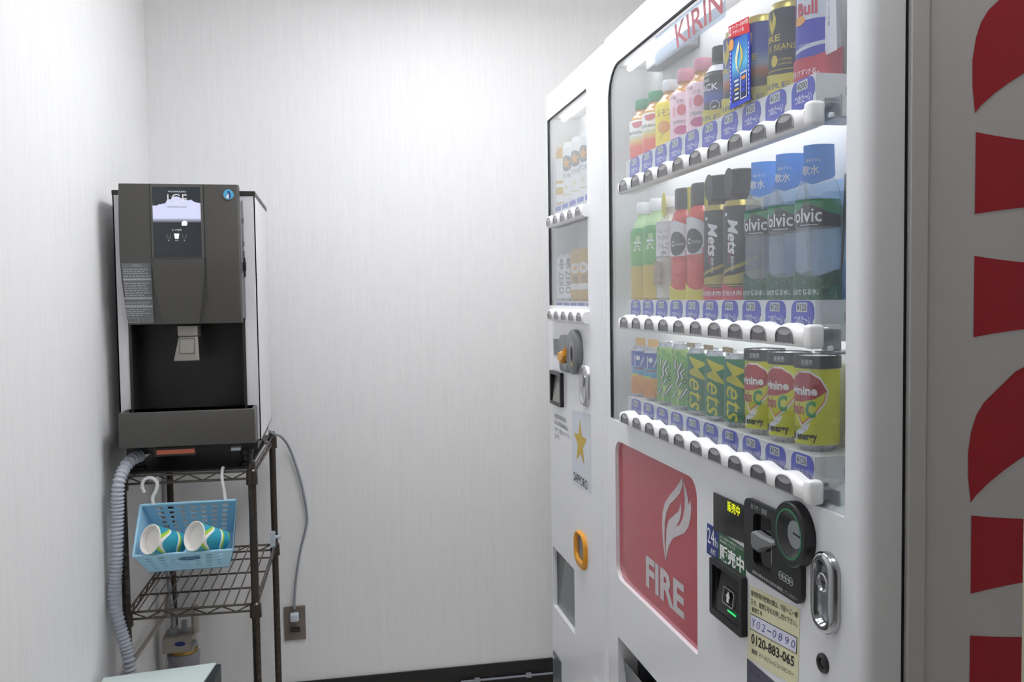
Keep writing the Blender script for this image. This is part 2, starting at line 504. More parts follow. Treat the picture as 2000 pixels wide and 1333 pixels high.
def bar(parent, zc, ys, y0, y1, h=.0145, amp=.006, pitch=.0731, cap=True, bw=.0215):
    """button bar with a scalloped top, an end cap and one domed button per column"""
    g = G()
    N = 10 * len(ys)
    yy = [y0 + (y1 - y0) * k / N for k in range(N + 1)]

    def top(y):
        d = (y - ys[0]) / pitch
        return h - amp + amp * (1 + math.cos(2 * PI * d)) * .5 + .0015
    rings = []
    for n, ins in ((-.004, 0), (.009, 0), (.0135, .002), (.016, .006)):
        loop = [(y, zc + top(y) - ins) for y in yy] + [(y1, zc - h + ins), (y0, zc - h + ins)]
        rings.append([FF(a, b, n) for a, b in loop])
    g.loft(rings, True, False); lp = [(y, zc + top(y) - .006) for y in yy] + [(y1, zc - h + .006), (y0, zc - h + .006)]
    g.flat(poly2(lp), FF, .016)
    b = build('button_bar', g, 'plastic_white', parent, smooth=50)
    if cap:
        g = G().box(XF - .0175, XF + .004, y0 - .019, y0 - .0006, zc - h - .001, zc + h + .001)
        build('end_cap', g, 'plastic_white', b, bevel=.005, segs=3, smooth=60)
    me = None
    for y in ys:
        if me is None:
            g = G()
            a, c = bw, .0100

            def dome(k): return [(y + a * k, zc - c * k + .0005)] + [(y + a * k * math.cos(t), zc - .001 + (c + .0015) * k * math.sin(t)) for t in [PI * i / 12 for i in range(13)]] + [(y - a * k, zc - c * k + .0005)]
            g.plate(dome(1.08), [dome(1.0)], .015, .0172, FF, 'metal_grey')
            g.flat(poly2(dome(1.0)), FF, .0163, 'button_grey')
            d = dome(1.0)
            up = [p for p in d if p[1] > zc + .0022]
            up = up + [(y - .010, zc + .0012), (y, zc + .0002), (y + .010, zc + .0012)]
            g.flat(poly2(up), FF, .0166, 'button_reflection')  # paler crescent painted as a reflection along the dome's top
            bt = build('button', g, None, b, weld=False); me = bt.data; yref = y
        else:
            o = bpy.data.objects.new('button', me); COL.objects.link(o); o.parent = b; o.location = (0, y - yref, 0)
    return b


PRICES = {}


def price(parent, y, z0, txt):
    """blue price tag with a rounded head, its little price window and the word below"""
    if txt not in PRICES:
        g = G(); fr = lambda a, b, n: Vector((.612 - n, y - a, z0 + b))
        w = .029
        out = [(-w, .0)] + [(-w, .030)] + [(-w + .014 - .014 * math.cos(t), .030 + .014 * math.sin(t)) for t in [PI / 2 * i / 5 for i in range(1, 6)]] + \
              [(w - .014 + .014 * math.sin(t), .030 + .014 * math.cos(t)) for t in [PI / 2 * i / 5 for i in range(0, 6)]] + [(w, .022), (w - .005, .017), (w - .005, 0)]
        g.plate(out, [], 0, .001, fr, 'price_blue')
        tagp = build('price_tag', g, None, parent)
        g = G()
        g.flat(poly2(rrect(-.015, .013, .029, .0415, .0015)), fr, .0013, 'price_screen')
        g.flat(words(txt, -.013, .011, .0305, .040, .012), fr, .0016, 'ink')
        g.flat(words('つめた〜い', -.020, .0225, .0125, .0245, .01), fr, .0013, 'white_print')
        build('price_print', g, None, tagp, weld=False)
        PRICES[txt] = (tagp, y, z0)
    else:
        t0, yr, zr = PRICES[txt]
        c = copy_tree(t0, parent); c.location = (0, y - yr, z0 - zr)


YK = [1.0847 + .0731 * i for i in range(10)]      # button columns
YP = [1.0868 + .0737 * i for i in range(10)]      # price columns
YD = [1.112 + .0760 * i for i in range(10)]       # drink columns
XD = .648
ZT, ZM, ZB = 1.680, 1.390, 1.186                  # shelf tops

vm = thing('vending_machine', 'large white vending machine with three drink rows and red panel', 'vending machine', (.9, 1.43, 0))
KY0, KY1, KZ1 = .927, 1.932, 1.968
# door
g = G()
outer = round_front(g, KY0, KY1, .03, KZ1, .017, .049)
win = rrect(.9665, 1.889, 1.1285, 1.889, (.07, .07, .004, .004), 8)
red = rrect(1.412, 1.858, .783, 1.086, (.03, .035, .004, .035), 6)
flap = [(1.849, .34), (1.849, .653), (1.20, .653), (1.20, .34)]
g.flat(poly2(outer, [win, red, flap]), FF, 0)
for L in (win, red, flap):
    k = len(L); d = .004 if L is win else (.010 if L is red else .045)
    g.add([FF(a, b, 0) for a, b in L] + [FF(a, b, -d) for a, b in L], [(j, (j + 1) % k, k + (j + 1) % k, k + j) for j in range(k)])
door = build('door', g, 'machine_white', vm, smooth=35)
# cabinet: side, back and top sheets round the open display case
g = G()
g.box(.6555, 1.25, KY0 + .001, KY0 + .004, .03, KZ1 - .004)
g.box(.6555, 1.25, KY1 - .004, KY1 - .001, .03, KZ1 - .004)
g.box(.6555, 1.25, KY0 + .0045, KY1 - .0045, KZ1 - .008, KZ1 - .004)
g.box(1.246, 1.25, KY0 + .0045, KY1 - .0045, .03, KZ1 - .0085)
g.box(.6555, 1.245, KY0 + .0045, KY1 - .0045, .03, .034)
build('cabinet', g, 'machine_side', vm)
g = G().box(.649, .6554, KY0 + .006, KY1 - .006, .04, KZ1 - .010)
g2 = G()
for (a, b, c, d) in ((KY0 + .004, .958, .035, KZ1 - .006), (1.90, KY1 - .004, .035, KZ1 - .006), (.958, 1.90, .035, .30), (.958, 1.90, 1.898, KZ1 - .006)):
    g2.box(.6492, .6552, a, b, c, d)
build('door_seal', g2, 'gasket', vm)
g = G().box(.6565, .679, KY0 - .002, KY0 + .0008, .035, KZ1 - .006); build('side_strip', g, 'machine_side', vm, bevel=.0008)
for y in (1.0, 1.86): build('foot', G().box(.68, .74, y - .03, y + .03, 0, .029), 'black_plastic', vm)
# gasket round the window
g = G()
far_top = lambda L: [L[-1]] + L[0:10]
g.loft([[FF(a, b, n) for a, b in far_top(L)] for L, n in ((win, -.0005), (rrect(.9665 + .0035, 1.889 - .0035, 1.1285, 1.8855, (.068, .068, .003, .003), 8), -.0008), (rrect(.9665 + .004, 1.889 - .004, 1.1285, 1.885, (.068, .068, .003, .003), 8), -.0036))], False, False, closed=False)
build('window_gasket', g, 'gasket', vm)
# glass
g = G().box(.6043, .6072, .9675, 1.888, 1.1235, 1.888); build('window_pane', g, 'window_glass', vm)
# display case
g = G()
cy0, cy1, cz0, cz1, xb = .958, 1.8935, 1.115, 1.897, .690
g.box(xb, xb + .003, cy0, cy1, cz0, cz1); g.box(.6085, xb, cy0, cy0 + .003, cz0, cz1); g.box(.6085, xb, cy1 - .003, cy1, cz0, cz1)
g.box(.6085, xb, cy0 + .0031, cy1 - .0031, cz0, cz0 + .003); g.box(.6085, xb, cy0 + .0031, cy1 - .0031, cz1 - .003, cz1)
case = build('display_case', g, 'case_white', vm)
g = G().add([(.6085, .962, 1.1235), (.6085, 1.89, 1.1235), (.672, 1.89, 1.160), (.672, .962, 1.160)], [(0, 1, 2, 3)]); build('sill', g, 'case_white', vm)
g = G().tube([(.640, 1.02, 1.886), (.640, 1.86, 1.886)], .006, 10); build('lamp_tube', g, 'tube_light', vm, smooth=50)
g = G().box(.655, .688, 1.60, 1.80, 1.865, 1.893); build('lamp_holder', g, 'grey_plastic', vm, bevel=.003)
# shelves, price tags and button bars
PT = ['¥200', '¥120', '¥120', '¥120', '¥120', '¥120', '¥120', '¥120', '¥120', '¥120']
PM = ['¥120', '¥120', '¥120', '¥160', '¥160', '¥120', '¥120', '¥120', '¥160', '¥120']
PB = ['¥120'] * 10
for zs, zc, pl in ((ZT, 1.6215, PT), (ZM, 1.3445, PM), (ZB, 1.1475, PB)):
    g = G(); y0, y1 = 1.056, 1.806
    g.box(.612, .689, y0 + .0032, y1, zs - .003, zs); g.box(.612, .615, y0 + .0032, y1, zs - .05, zs - .0031)
    fr = lambda a, b, n: Vector((a, y0 - n, b))
    g.plate([(.612, zs), (.689, zs), (.689, zs - .054), (.640, zs - .054), (.632, zs - .046), (.632, zs - .035), (.612, zs - .035)], [], -.003, 0, fr)
    sh = build('shelf', g, 'case_white', vm, weld=False)
    if zs > 1.3:
        build('fill_strip', G().box(.617, .626, 1.07, 1.79, zs - .007, zs - .0035), 'fill_glow', sh)  # unseen glowing strip, added to brighten the drinks below the shelf
    g = G()
    g.plate(ell(.667, zs - .022, .0135, n=24), [ell(.667, zs - .022, .0127, n=24)], 0, .0006, fr)
    g.box(.6640, .6650, y0 - .0008, y0, zs - .010, zs - .004); g.box(.6640, .6650, y0 - .0008, y0, zs - .040, zs - .034)
    build('punch_mark', g, 'metal_grey', sh, weld=False)
    g = G().box(.609, .650, 1.004, 1.052, zs - .067, zs - .0645).box(.6200, .6225, 1.012, 1.0555, zs - .064, zs - .036).box(.6085, .6195, 1.030, 1.0555, zs - .050, zs - .037)
    br = build('bracket', g, 'metal_grey', sh, bevel=.0008)
    g = G().lathe([(0, 0), (.0038, .001), (.0042, .004), (.003, .007), (0, .008)], Matrix.Translation((.6135, 1.022, zs - .0644)), 12)
    build('stud', g, 'plastic_white', sh, smooth=50)
    for y, p in zip(YP, pl): price(sh, y, zs - .0445, p)
    bar(vm, zc, YK, 1.0365, 1.778)
# brand sign on the inside of the glass
g = G().plate(rrect(1.312, 1.62, 1.828, 1.8835, .006), [], -.0081, -.0078, FF)
sg = build('brand_sign', g, 'pet_tag', vm)
g = G().flat(fit(text2('KIRIN', .012), (1.5225, 1.876), (1.3235, 1.881), (1.5095, 1.8335), (1.3220, 1.8375)), FF, -.0076)
build('brand_lettering', g, 'logo_red', sg, weld=False)
# sticker on the outside of the glass
st = G()
fr = lambda a, b, n: Vector((.6040 - n, a, b))
quad = lambda a0, a1, b0, b1: [(a0, b0), (a1, b0), (a1, b1), (a0, b1)]
st.plate(quad(1.221, 1.288, 1.681, 1.782), [], 0, .0006, fr, 'sticker_blue')
st.flat(poly2(quad(1.2285, 1.280, 1.688, 1.780)), fr, .0008, 'sticker_sky')
st.flat(poly2([(1.291, 1.788), (1.2215, 1.778), (1.2245, 1.8015), (1.293, 1.8065)]), fr, .0010, 'sticker_red')
st.flat(poly2([(1.291, 1.788), (1.2215, 1.778), (1.2235, 1.786), (1.245, 1.788), (1.262, 1.7875)]), fr, .0009, 'sticker_red')
stk = build('sticker', st, None, vm, weld=False)
st = G()
st.flat(fit(text2('サッカー日本代表', .012), (1.280, 1.8040), (1.2265, 1.8), (1.2795, 1.797), (1.2255, 1.7925)), fr, .0013, 'white_print')
st.flat(fit(text2('デザイン缶', .012), (1.278, 1.7955), (1.240, 1.792), (1.278, 1.789), (1.240, 1.786)), fr, .0013, 'white_print')
st.flat(poly2(quad(1.2825, 1.2905, 1.7905, 1.8035), [quad(1.2845, 1.2885, 1.793, 1.801)]), fr, .0013, 'white_print')
st.flat(poly2(ell(1.282, 1.776, .0085, n=20)), fr, .0013, 'sun_orange')
fl = [(1.256, 1.776), (1.264, 1.765), (1.269, 1.752), (1.266, 1.738), (1.258, 1.728), (1.262, 1.742), (1.260, 1.755), (1.255, 1.765)]
st.flat(poly2(fl), fr, .0013, 'flame_white')
fl2 = [(1.253, 1.771), (1.245, 1.760), (1.243, 1.748), (1.250, 1.738), (1.258, 1.729), (1.252, 1.742), (1.250, 1.752), (1.252, 1.762)]
st.flat(poly2(fl2), fr, .0013, 'gold_print')
st.flat(poly2(quad(1.230, 1.2515, 1.688, 1.7265), [quad(1.2315, 1.250, 1.6895, 1.725)]), fr, .0014, 'white_print')
for k, z in enumerate((1.716, 1.706, 1.698)):
    st.flat(poly2(quad(1.2345 + .001 * k, 1.2475, z, z + .005)), fr, .0013, 'orange_print' if k == 0 else 'sticker_blue')
for k in range(5):
    st.flat(poly2(quad(1.257, 1.272 - .003 * (k % 2), 1.691 + .0065 * k, 1.694 + .0065 * k)), fr, .0013, 'gold_print' if k == 2 else 'price_screen')
for k in range(12):
    for a in (1.2235, 1.2835):
        st.flat(poly2(quad(a, a + .002, 1.69 + .0065 * k, 1.694 + .0065 * k)), fr, .0012, 'price_screen')
build('sticker_print', st, None, stk, weld=False)

# red advertising panel, recessed behind the door
g = G().plate(red, [], -.020, -.0085, FF); pn = build('advert_panel', g, 'panel_red', vm)
g = G()


def zpx(L):  # outline measured in door coordinates
    return [(1.8601 - a, .78 + b) for a, b in L]


Tp = [(.363, .292)]
A = [(.279, .116), (.287, .148), (.294, .178), (.296, .205), (.290, .226), (.283, .243), (.309, .258), (.335, .272), (.352, .284), (.363, .2918),
     (.361, .284), (.352, .268), (.337, .250), (.316, .236), (.302, .223), (.297, .210), (.297, .196), (.290, .170)]
A = [(.279, .116), (.266, .150), (.262, .178), (.265, .206), (.278, .228), (.302, .248), (.327, .264), (.347, .279), (.3625, .2925),
     (.3635, .277), (.352, .262), (.330, .247), (.303, .231), (.286, .212), (.277, .190), (.275, .165)]
B = [(.279, .116), (.2815, .150), (.286, .182), (.297, .200), (.322, .214), (.345, .228), (.358, .246), (.3585, .228), (.350, .212), (.333, .196),
     (.350, .204), (.366, .220), (.374, .240), (.376, .258), (.371, .276), (.3635, .2925), (.381, .276), (.390, .258), (.392, .249), (.400, .262), (.404, .247), (.401, .229), (.391, .210),
     (.371, .194), (.345, .183), (.318, .171), (.299, .153), (.287, .133)]
g.flat(poly2(zpx(A)), FF, -.0080); g.flat(poly2(zpx(B)), FF, -.0080)
g.flat(words('FIRE', 1.689, 1.4905, .816, .8785, .035), FF, -.0080)
build('advert_print', g, 'panel_logo', pn, weld=False)
# delivery flap
g = G().plate(flap, [], -.048, -.045, FF, 'flap_dark')
g.add([FF(1.849, .35, -.040), FF(1.20, .35, -.040), FF(1.20, .60, -.012), FF(1.849, .60, -.012)], [(0, 1, 2, 3)], 'flap_grey')
build('delivery_flap', g, None, vm, weld=False)
# message display
g = G().plate([(1.3403, 1.0193), (1.2255, 1.0265), (1.2240, 1.0835), (1.3401, 1.0803)], [], 0, .0025, FF); dp = build('message_display', g, 'black_gloss', vm)
g = G().flat(words('販売中', 1.287, 1.2440, 1.0625, 1.0790, .012), FF, .0029); build('display_text', g, 'led_yellow', dp, weld=False)
# coin unit
g = G()
g.plate(rrect(1.0565, 1.2215, .9895, 1.1, (.014, .004, .014, .016)), [rrect(1.137, 1.192, 1.008, 1.0845, (.012, .004, .004, .012))], 0, .007, FF, 'black_plastic')
g.flat(poly2(rrect(1.137, 1.192, 1.008, 1.0845, .004)), FF, .001, 'black_gloss')
cu = build('coin_unit', g, None, vm)
g = G()
rings = []
for r, n in ((.0435, .0), (.0435, .013), (.0415, .0155), (.034, .0155)): rings.append([FF(a, b, n) for a, b in ell(1.0745, 1.0815, r, n=40)])
g.loft(rings, False, False, 'black_plastic')
g.loft([[FF(a, b, n) for a, b in ell(1.0745, 1.0815, r, n=40)] for r, n in ((.034, .0155), (.0315, .0157))], False, False, 'green_ring')
g.loft([[FF(a, b, n) for a, b in ell(1.0745 - .002 * k, 1.0815, r, n=40)] for k, (r, n) in enumerate(((.0315, .0157), (.025, .0115), (.0185, .0085)))], False, False, 'black_plastic')
g.flat(poly2(ell(1.0705, 1.0815, .0185, n=40)), FF, .0085, 'steel')
g.flat(poly2([(1.0745, 1.0845), (1.0745, 1.0820), (1.0525, 1.0795), (1.0525, 1.0825)]), FF, .0090, 'ink')
build('coin_slot', g, None, cu, smooth=30, weld=False)
g = G()
rg = [[(1.214, 1.0385, .008), (1.214, 1.0545, .008), (1.207, 1.059, .010), (1.202, 1.034, .010)],
      [(1.206, 1.033, .020), (1.206, 1.056, .020), (1.190, 1.059, .024), (1.186, 1.030, .024)],
      [(1.185, 1.040, .022), (1.185, 1.056, .022), (1.168, 1.0575, .022), (1.168, 1.044, .022)],
      [(1.140, 1.054, .014), (1.140, 1.0575, .014), (1.134, 1.0575, .013), (1.134, 1.055, .013)]]
g = G()
P = [(1.186, 1.038), (1.186, 1.056), (1.176, 1.0605), (1.154, 1.0588), (1.116, 1.0600), (1.114, 1.0565), (1.148, 1.042), (1.166, 1.031), (1.180, 1.032)]
g.loft([[FF(a, b, .003) for a, b in P], [FF(a, b, .011) for a, b in P], [FF(a + (1.16 - a) * .12, b + (1.047 - b) * .25, .015) for a, b in P]])
build('return_lever', g, 'coin_grey', cu, smooth=30)
g = G()
g.flat(words('おつり・返却', 1.198, 1.150, 1.0875, 1.0955), FF, .0074)
g.flat(fit(text2('故障の際はお金の返却を確認してください'), (1.193, .9985), (1.066, .9985), (1.193, .9935), (1.066, .9935)), FF, .0074)
for k in range(4):
    c = 1.1095 - .0095 * k
    g.flat(poly2(ell(c, 1.0155, .0058, n=18), [ell(c, 1.0155, .0049, n=18)]), FF, .0074 + .0002 * k)
    g.flat(words(('10', '50', '100', '500')[k], c + .0038, c - .0038, 1.0135, 1.0175), FF, .0074 + .0002 * k)
g.flat(poly2(quad(1.1355, 1.1365, 1.022, 1.048)), FF, .0074)
build('coin_print', g, 'price_screen', cu, weld=False)
# signs
g = G().plate([(1.3711, .9728), (1.3252, .9715), (1.3235, 1.0224), (1.3687, 1.0231)], [], 0, .0008, FF); s1 = build('hours_sign', g, 'sign_blue', vm)
g = G().flat(words('24', 1.3665, 1.3400, .992, 1.0175), FF, .0012).flat(words('h', 1.3375, 1.3280, .992, 1.007), FF, .0012).flat(words('点灯', 1.356, 1.335, .9765, .986, .008), FF, .0012)
build('sign_text', g, 'white_print', s1, weld=False)
g = G().plate([(1.3250, .9715), (1.2310, .9722), (1.2258, 1.0174), (1.3233, 1.0220)], [], 0, .0009, FF); s2 = build('sale_sign', g, 'sign_green', vm)
g = G().flat(words('販売中', 1.3195, 1.2335, .9765, 1.003, .03), FF, .0013)
g.flat(words('ただいま節電のため照明を消しています。', 1.318, 1.234, 1.0125, 1.0165), FF, .0013)
g.flat(words('商品は販売しております。', 1.318, 1.262, 1.006, 1.0105), FF, .0013)
build('sign_text', g, 'white_print', s2, weld=False)
# banknote slot
g = G()
g.plate(rrect(1.224, 1.340, .884, .976, .005), [rrect(1.234, 1.329, .896, .967, .003)], 0, .010, FF, 'black_plastic')
g.add([FF(1.329, .967, .0005), FF(1.234, .967, .0005), FF(1.238, .897, .008), FF(1.316, .897, .008)], [(0, 1, 2, 3)], 'black_gloss')
g.add([FF(1.329, .967, .0005), FF(1.316, .897, .008), FF(1.329, .896, .009)], [(0, 1, 2)], 'black_plastic')
bs = build('banknote_slot', g, None, vm, weld=False)
g = G()
fr = lambda a, b, n: Vector((XF - n - .0085 + .1071 * (b - .897), a - .018, b + .008))
bx = rrect(1.276, 1.314, .908, .934, .004)
g.plate(bx, [rrect(1.2775, 1.3125, .9095, .9325, .003)], .0008, .0012, fr, 'grey_plastic')
g.flat(poly2([(1.295, .930), (1.303, .921), (1.299, .921), (1.299, .913), (1.291, .913), (1.291, .921), (1.287, .921)]), fr, .0012, 'price_screen')
g.flat(poly2(quad(1.262, 1.292, .901, .904)), fr, .0014, 'led_green')
build('slot_print', g, None, bs, weld=False)
# lock handle
g = G()
rings = []
for ins, n in ((0, 0), (0, .008), (.003, .012), (.007, .013), (.0105, .0125), (.013, .006), (.014, .003)):
    rings.append([FF(a, b, n) for a, b in rrect(.974 + ins, 1.027 - ins, .975 + ins, 1.078 - ins, max(.026 - ins, .004), 10)])
g.loft(rings, False, True)
lk = build('lock_handle', g, 'chrome', vm, smooth=50)
g = G()
g.loft([[FF(a, b, n) for a, b in ell(1.0005, 1.040, r, r * 1.0, n=28)] for r, n in ((.0120, .003), (.0120, .010), (.0105, .011), (.0090, .0085), (.0085, .0085))], False, True, 'chrome')
g.flat(poly2(quad(.9965, 1.0045, 1.0385, 1.041)), FF, .0088, 'ink')
build('key_cylinder', g, None, lk, smooth=40, weld=False)
g = G()
g.loft([[FF(a, b, n) for a, b in ell(1.0125, .9315, r, r * 1.0, n=24)] for r, n in ((.0125, 0), (.0125, .003), (.0105, .0045), (.0070, .003), (.0065, .001))], False, True, 'black_plastic')
g.flat(poly2(ell(1.0125, .9315, .005, n=18)), FF, .002, 'chrome')
build('small_lock', g, None, vm, smooth=40, weld=False)
# repair notice
NTL, NTR, NBL, NBR = (1.2126, .9673), (1.0707, .9805), (1.2245, .8540), (1.0760, .8720)


def NT(u, v, n):
    t = [NTL[i] * (1 - u) + NTR[i] * u for i in (0, 1)]; b = [NBL[i] * (1 - u) + NBR[i] * u for i in (0, 1)]
    return FF(b[0] * (1 - v) + t[0] * v, b[1] * (1 - v) + t[1] * v, n)


g = G().plate(quad(0, 1, 0, 1), [], 0, .0006, NT); no = build('repair_notice', g, 'notice_cream', vm)
g = G()
g.flat(words('販売機等が故障の際は、下記へご一報', .02, .97, .875, .955, .01), NT, .001, 'ink')
g.flat(words('頂き、管理番号をお申し付け下さい。', .03, .96, .76, .84, .01), NT, .001, 'ink')
g.flat(words('管理番号', .05, .28, .665, .735, .01), NT, .001, 'ink')
g.flat(poly2(quad(.03, .97, .42, .635)), NT, .0009, 'ink')
g.flat(poly2(quad(.04, .96, .43, .625)), NT, .0011, 'notice_white')
for ch, u in zip('YO2-O890', (.065, .175, .285, .395, .505, .620, .745, .865)):
    if ch == '-': g.flat(poly2(quad(u, u + .09, .52, .534)), NT, .0014, 'pen_blue')
    else: g.flat(fit(text2('0' if ch == 'O' else ch, -.012), (u + .012, .575), (u + .085, .585), (u, .475), (u + .07, .480)), NT, .0014, 'pen_blue')
g.flat(words('0120-883-065', .07, .93, .235, .375, .022), NT, .001, 'ink')
g.flat(words('連絡先  キリンビバレッジ コールセンター', .09, .92, .105, .175, .005), NT, .001, 'ink')
build('notice_text', g, None, no, weld=False)
g = G().plate(quad(1.085, 1.2245, .74, .853), [], 0, .0009, FF); kp = build('info_plate', g, 'keypad', vm)
g = G()
for r in range(3):
    for c in range(5):
        g.flat(poly2(quad(1.207 - .022 * c, 1.2105 - .022 * c, .838 - .018 * r, .8425 - .018 * r)), FF, .0012)
build('plate_dots', g, 'black_plastic', kp, weld=False)


# red brand lettering on the side of the cabinet, turned to read downwards
def SF(x, z, n): return Vector((x, KY0 + .001 - n, z))


g = G()


def stem(z0, z1, x0=.742, x1=1.04):
    mid = (z1 - z0) / 2; c = (z0 + z1) / 2; up = []; lo = []
    for k in range(13):
        t = k / 12; w = mid * (1 - .24 * (1 - (2 * t - 1) ** 2)); up.append((x0 + (x1 - x0) * t, c + w)); lo.append((x0 + (x1 - x0) * t, c - w))
    g.flat(poly2(up + lo[::-1]), SF, .0006)


def leg(zt):
    P = [(.7407, 0), (.748, .0085), (.765, .0225), (.785, .036), (.806, .0485), (.84, .066), (.89, .086), (.90, .125), (.885, .160), (.86, .172), (.83, .168), (.80, .155),
         (.771, .131), (.757, .119), (.747, .104), (.7405, .085), (.7365, .06), (.737, .03)]
    g.flat(poly2([(a, zt + b) for a, b in P]), SF, .0006)


leg(1.6065)
stem(1.84, 1.945); stem(1.4895, 1.5845); stem(1.3448, 1.4405)
g.flat(poly2([(.89, 1.70), (.90, 1.76), (.95, 1.80), (1.04, 1.74), (1.04, 1.64)]), SF, .0006)
leg(1.1475)
g.flat(poly2([(.885, 1.344)] + [(.962 - .078 * math.cos(t), 1.344 - .13 * math.sin(t)) for t in [PI * k / 14 for k in range(1, 14)]] + [(1.04, 1.344)],
             [[(.92, 1.335)] + [(.962 - .042 * math.cos(t), 1.335 - .075 * math.sin(t)) for t in [PI * k / 10 for k in range(1, 10)]] + [(1.004, 1.335)]]), SF, .0006)
stem(1.0372, 1.1318); stem(.893, .9862); stem(.60, .69)
g.flat(poly2([(1.04, .89), (1.04, .80), (.742, .69), (.742, .78)]), SF, .0006)
build('side_lettering', g, 'side_red', vm, weld=False)

# ------------------------------------------------------------------ the beer vending machine beyond
bv = thing('vending_machine', 'narrower white beer vending machine with gold star beyond the larger one', 'vending machine', (.9, 2.2, 0))
BY0, BY1, BZ1 = 1.936, 2.470, 1.966
g = G()
outer = round_front(g, BY0, BY1, .03, BZ1, .022, .049)
win2 = quad(2.0555, 2.4445, 1.375, 1.8875)
flap2 = [(2.437, .5225), (2.437, .6935), (2.208, .6935), (2.208, .5225)]
g.flat(poly2(outer, [win2, flap2]), FF, 0)
for L, d in ((win2, .004), (flap2, .012)):
    g.add([FF(a, b, 0) for a, b in L] + [FF(a, b, -d) for a, b in L], [(j, (j + 1) % 4, 4 + (j + 1) % 4, 4 + j) for j in range(4)])
build('door', g, 'machine_white', bv, smooth=35)
g = G()
g.box(.6555, 1.25, BY0 + .001, BY0 + .004, .03, BZ1 - .004); g.box(.6555, 1.25, BY1 - .004, BY1 - .001, .03, BZ1 - .004)
g.box(.6555, 1.25, BY0 + .0045, BY1 - .0045, BZ1 - .008, BZ1 - .004); g.box(1.246, 1.25, BY0 + .0045, BY1 - .0045, .03, BZ1 - .0085)
build('cabinet', g, 'machine_side', bv)
g = G()
for (a, b, c, d) in ((BY0 + .004, 1.99, .035, BZ1 - .006), (2.452, BY1 - .004, .035, BZ1 - .006)): g.box(.6492, .6552, a, b, c, d)
build('door_seal', g, 'gasket', bv)
for y in (2.0, 2.40): build('foot', G().box(.68, .74, y - .03, y + .03, 0, .029), 'black_plastic', bv)
g = G()
for n0_, n1_, d in ((-.0005, -.0008, 0),):
    o_ = [(2.4445, 1.375), (2.4445, 1.8875), (2.0555, 1.8875)]; i_ = [(2.4405, 1.375), (2.4405, 1.8835), (2.0555, 1.8835)]
    g.loft([[FF(a, b, -.0005) for a, b in o_], [FF(a, b, -.0008) for a, b in i_], [FF(a, b, -.0036) for a, b in i_]], False, False, closed=False)
build('window_gasket', g, 'gasket', bv)
g = G().box(.6043, .6072, 2.050, 2.4465, 1.3745, 1.8885); build('window_pane', g, 'window_glass', bv)
g = G(); c0, c1, cz0, cz1 = 2.046, 2.449, 1.370, 1.895
g.box(xb, xb + .003, c0, c1, cz0, cz1); g.box(.6085, xb, c0, c0 + .003, cz0, cz1); g.box(.6085, xb, c1 - .003, c1, cz0, cz1)
g.box(.6085, xb, c0 + .0031, c1 - .0031, cz0, cz0 + .003); g.box(.6085, xb, c0 + .0031, c1 - .0031, cz1 - .003, cz1)
build('display_case', g, 'case_white', bv)
g = G().tube([(.640, 2.07, 1.886), (.640, 2.42, 1.886)], .006, 10); build('lamp_tube', g, 'tube_light', bv, smooth=50)
YBB = [2.0820 + .0738 * i for i in range(5)]
for zs, zc in ((1.648, 1.602), (1.3865, 1.349)):
    g = G().box(.612, .689, 2.053, 2.44, zs - .003, zs).box(.612, .615, 2.053, 2.44, zs - .035, zs - .0031)
    s_ = build('shelf', g, 'case_white', bv)
    me = None
    for y in YBB:
        if me is None:
            gg = G().plate(rrect(y - .028, y + .028, zs - .016, zs - .004, .002), [], -.0118, -.0108, FF)
            o = build('price_tag', gg, 'price_blue', s_); me = o.data; yr = y
        else:
            o = bpy.data.objects.new('price_tag', me); COL.objects.link(o); o.parent = s_; o.location = (0, y - yr, 0)
    bar(bv, zc, YBB, 2.044, 2.402, h=.0155, amp=.004, pitch=.0735, cap=False, bw=.019)
# controls
g = G().plate([(2.2975, 1.2397), (2.3925, 1.2395), (2.3945, 1.2831), (2.2990, 1.2850)], [], 0, .002, FF); dp = build('message_display', g, 'coin_grey', bv)
g = G().flat(words('0', 2.317, 2.305, 1.265, 1.281), FF, .0024); build('display_text', g, 'led_red', dp, weld=False)
g = G()
g.loft([[FF(a, b, n) for a, b in rrect(2.170 + i, 2.303 - i, 1.203 + i, 1.2975 - i, (.012, .012, .045, .012))] for i, n in ((0, 0), (0, .008), (.003, .010))], False, True, 'coin_grey')
g.loft([[FF(a, b, n) for a, b in ell(2.157, 1.260, ra, ra * 1.0, n=36)] for ra, n in ((.056, 0), (.056, .013), (.052, .016), (.024, .016))], False, True, 'coin_grey')
cu = build('coin_unit', g, None, bv, smooth=40, weld=False)
g = G()
g.flat(poly2(ell(2.243, 1.244, .030, .036, n=28)), FF, .0104, 'black_gloss')
g.flat(poly2(ell(2.152, 1.262, .022, .030, n=28)), FF, .0164, 'metal_grey')
g.flat(poly2(ell(2.152, 1.256, .012, .020, n=20)), FF, .0167, 'ink')
g.flat(poly2(ell(2.152, 1.229, .016, .004, n=16)), FF, .0168, 'brass')
build('coin_slot', g, None, cu, weld=False)
g = G()
P = [(2.268, 1.232), (2.268, 1.252), (2.245, 1.258), (2.225, 1.256), (2.206, 1.268), (2.206, 1.248), (2.225, 1.234), (2.245, 1.226)]
g.loft([[FF(a, b, .0105) for a, b in P], [FF(a, b, .020) for a, b in P], [FF(a + (2.24 - a) * .15, b + (1.243 - b) * .3, .024) for a, b in P]])
build('return_lever', g, 'orange_plastic', cu, smooth=30)
g = G(); rings = []
for ins, n in ((0, 0), (0, .006), (.003, .009), (.010, .0095), (.013, .006)):
    rings.append([FF(a, b, n) for a, b in rrect(2.046 + ins, 2.114 - ins, 1.132 + ins, 1.236 - ins, max(.033 - ins, .004), 8)])
g.loft(rings, False, True, 'steel')
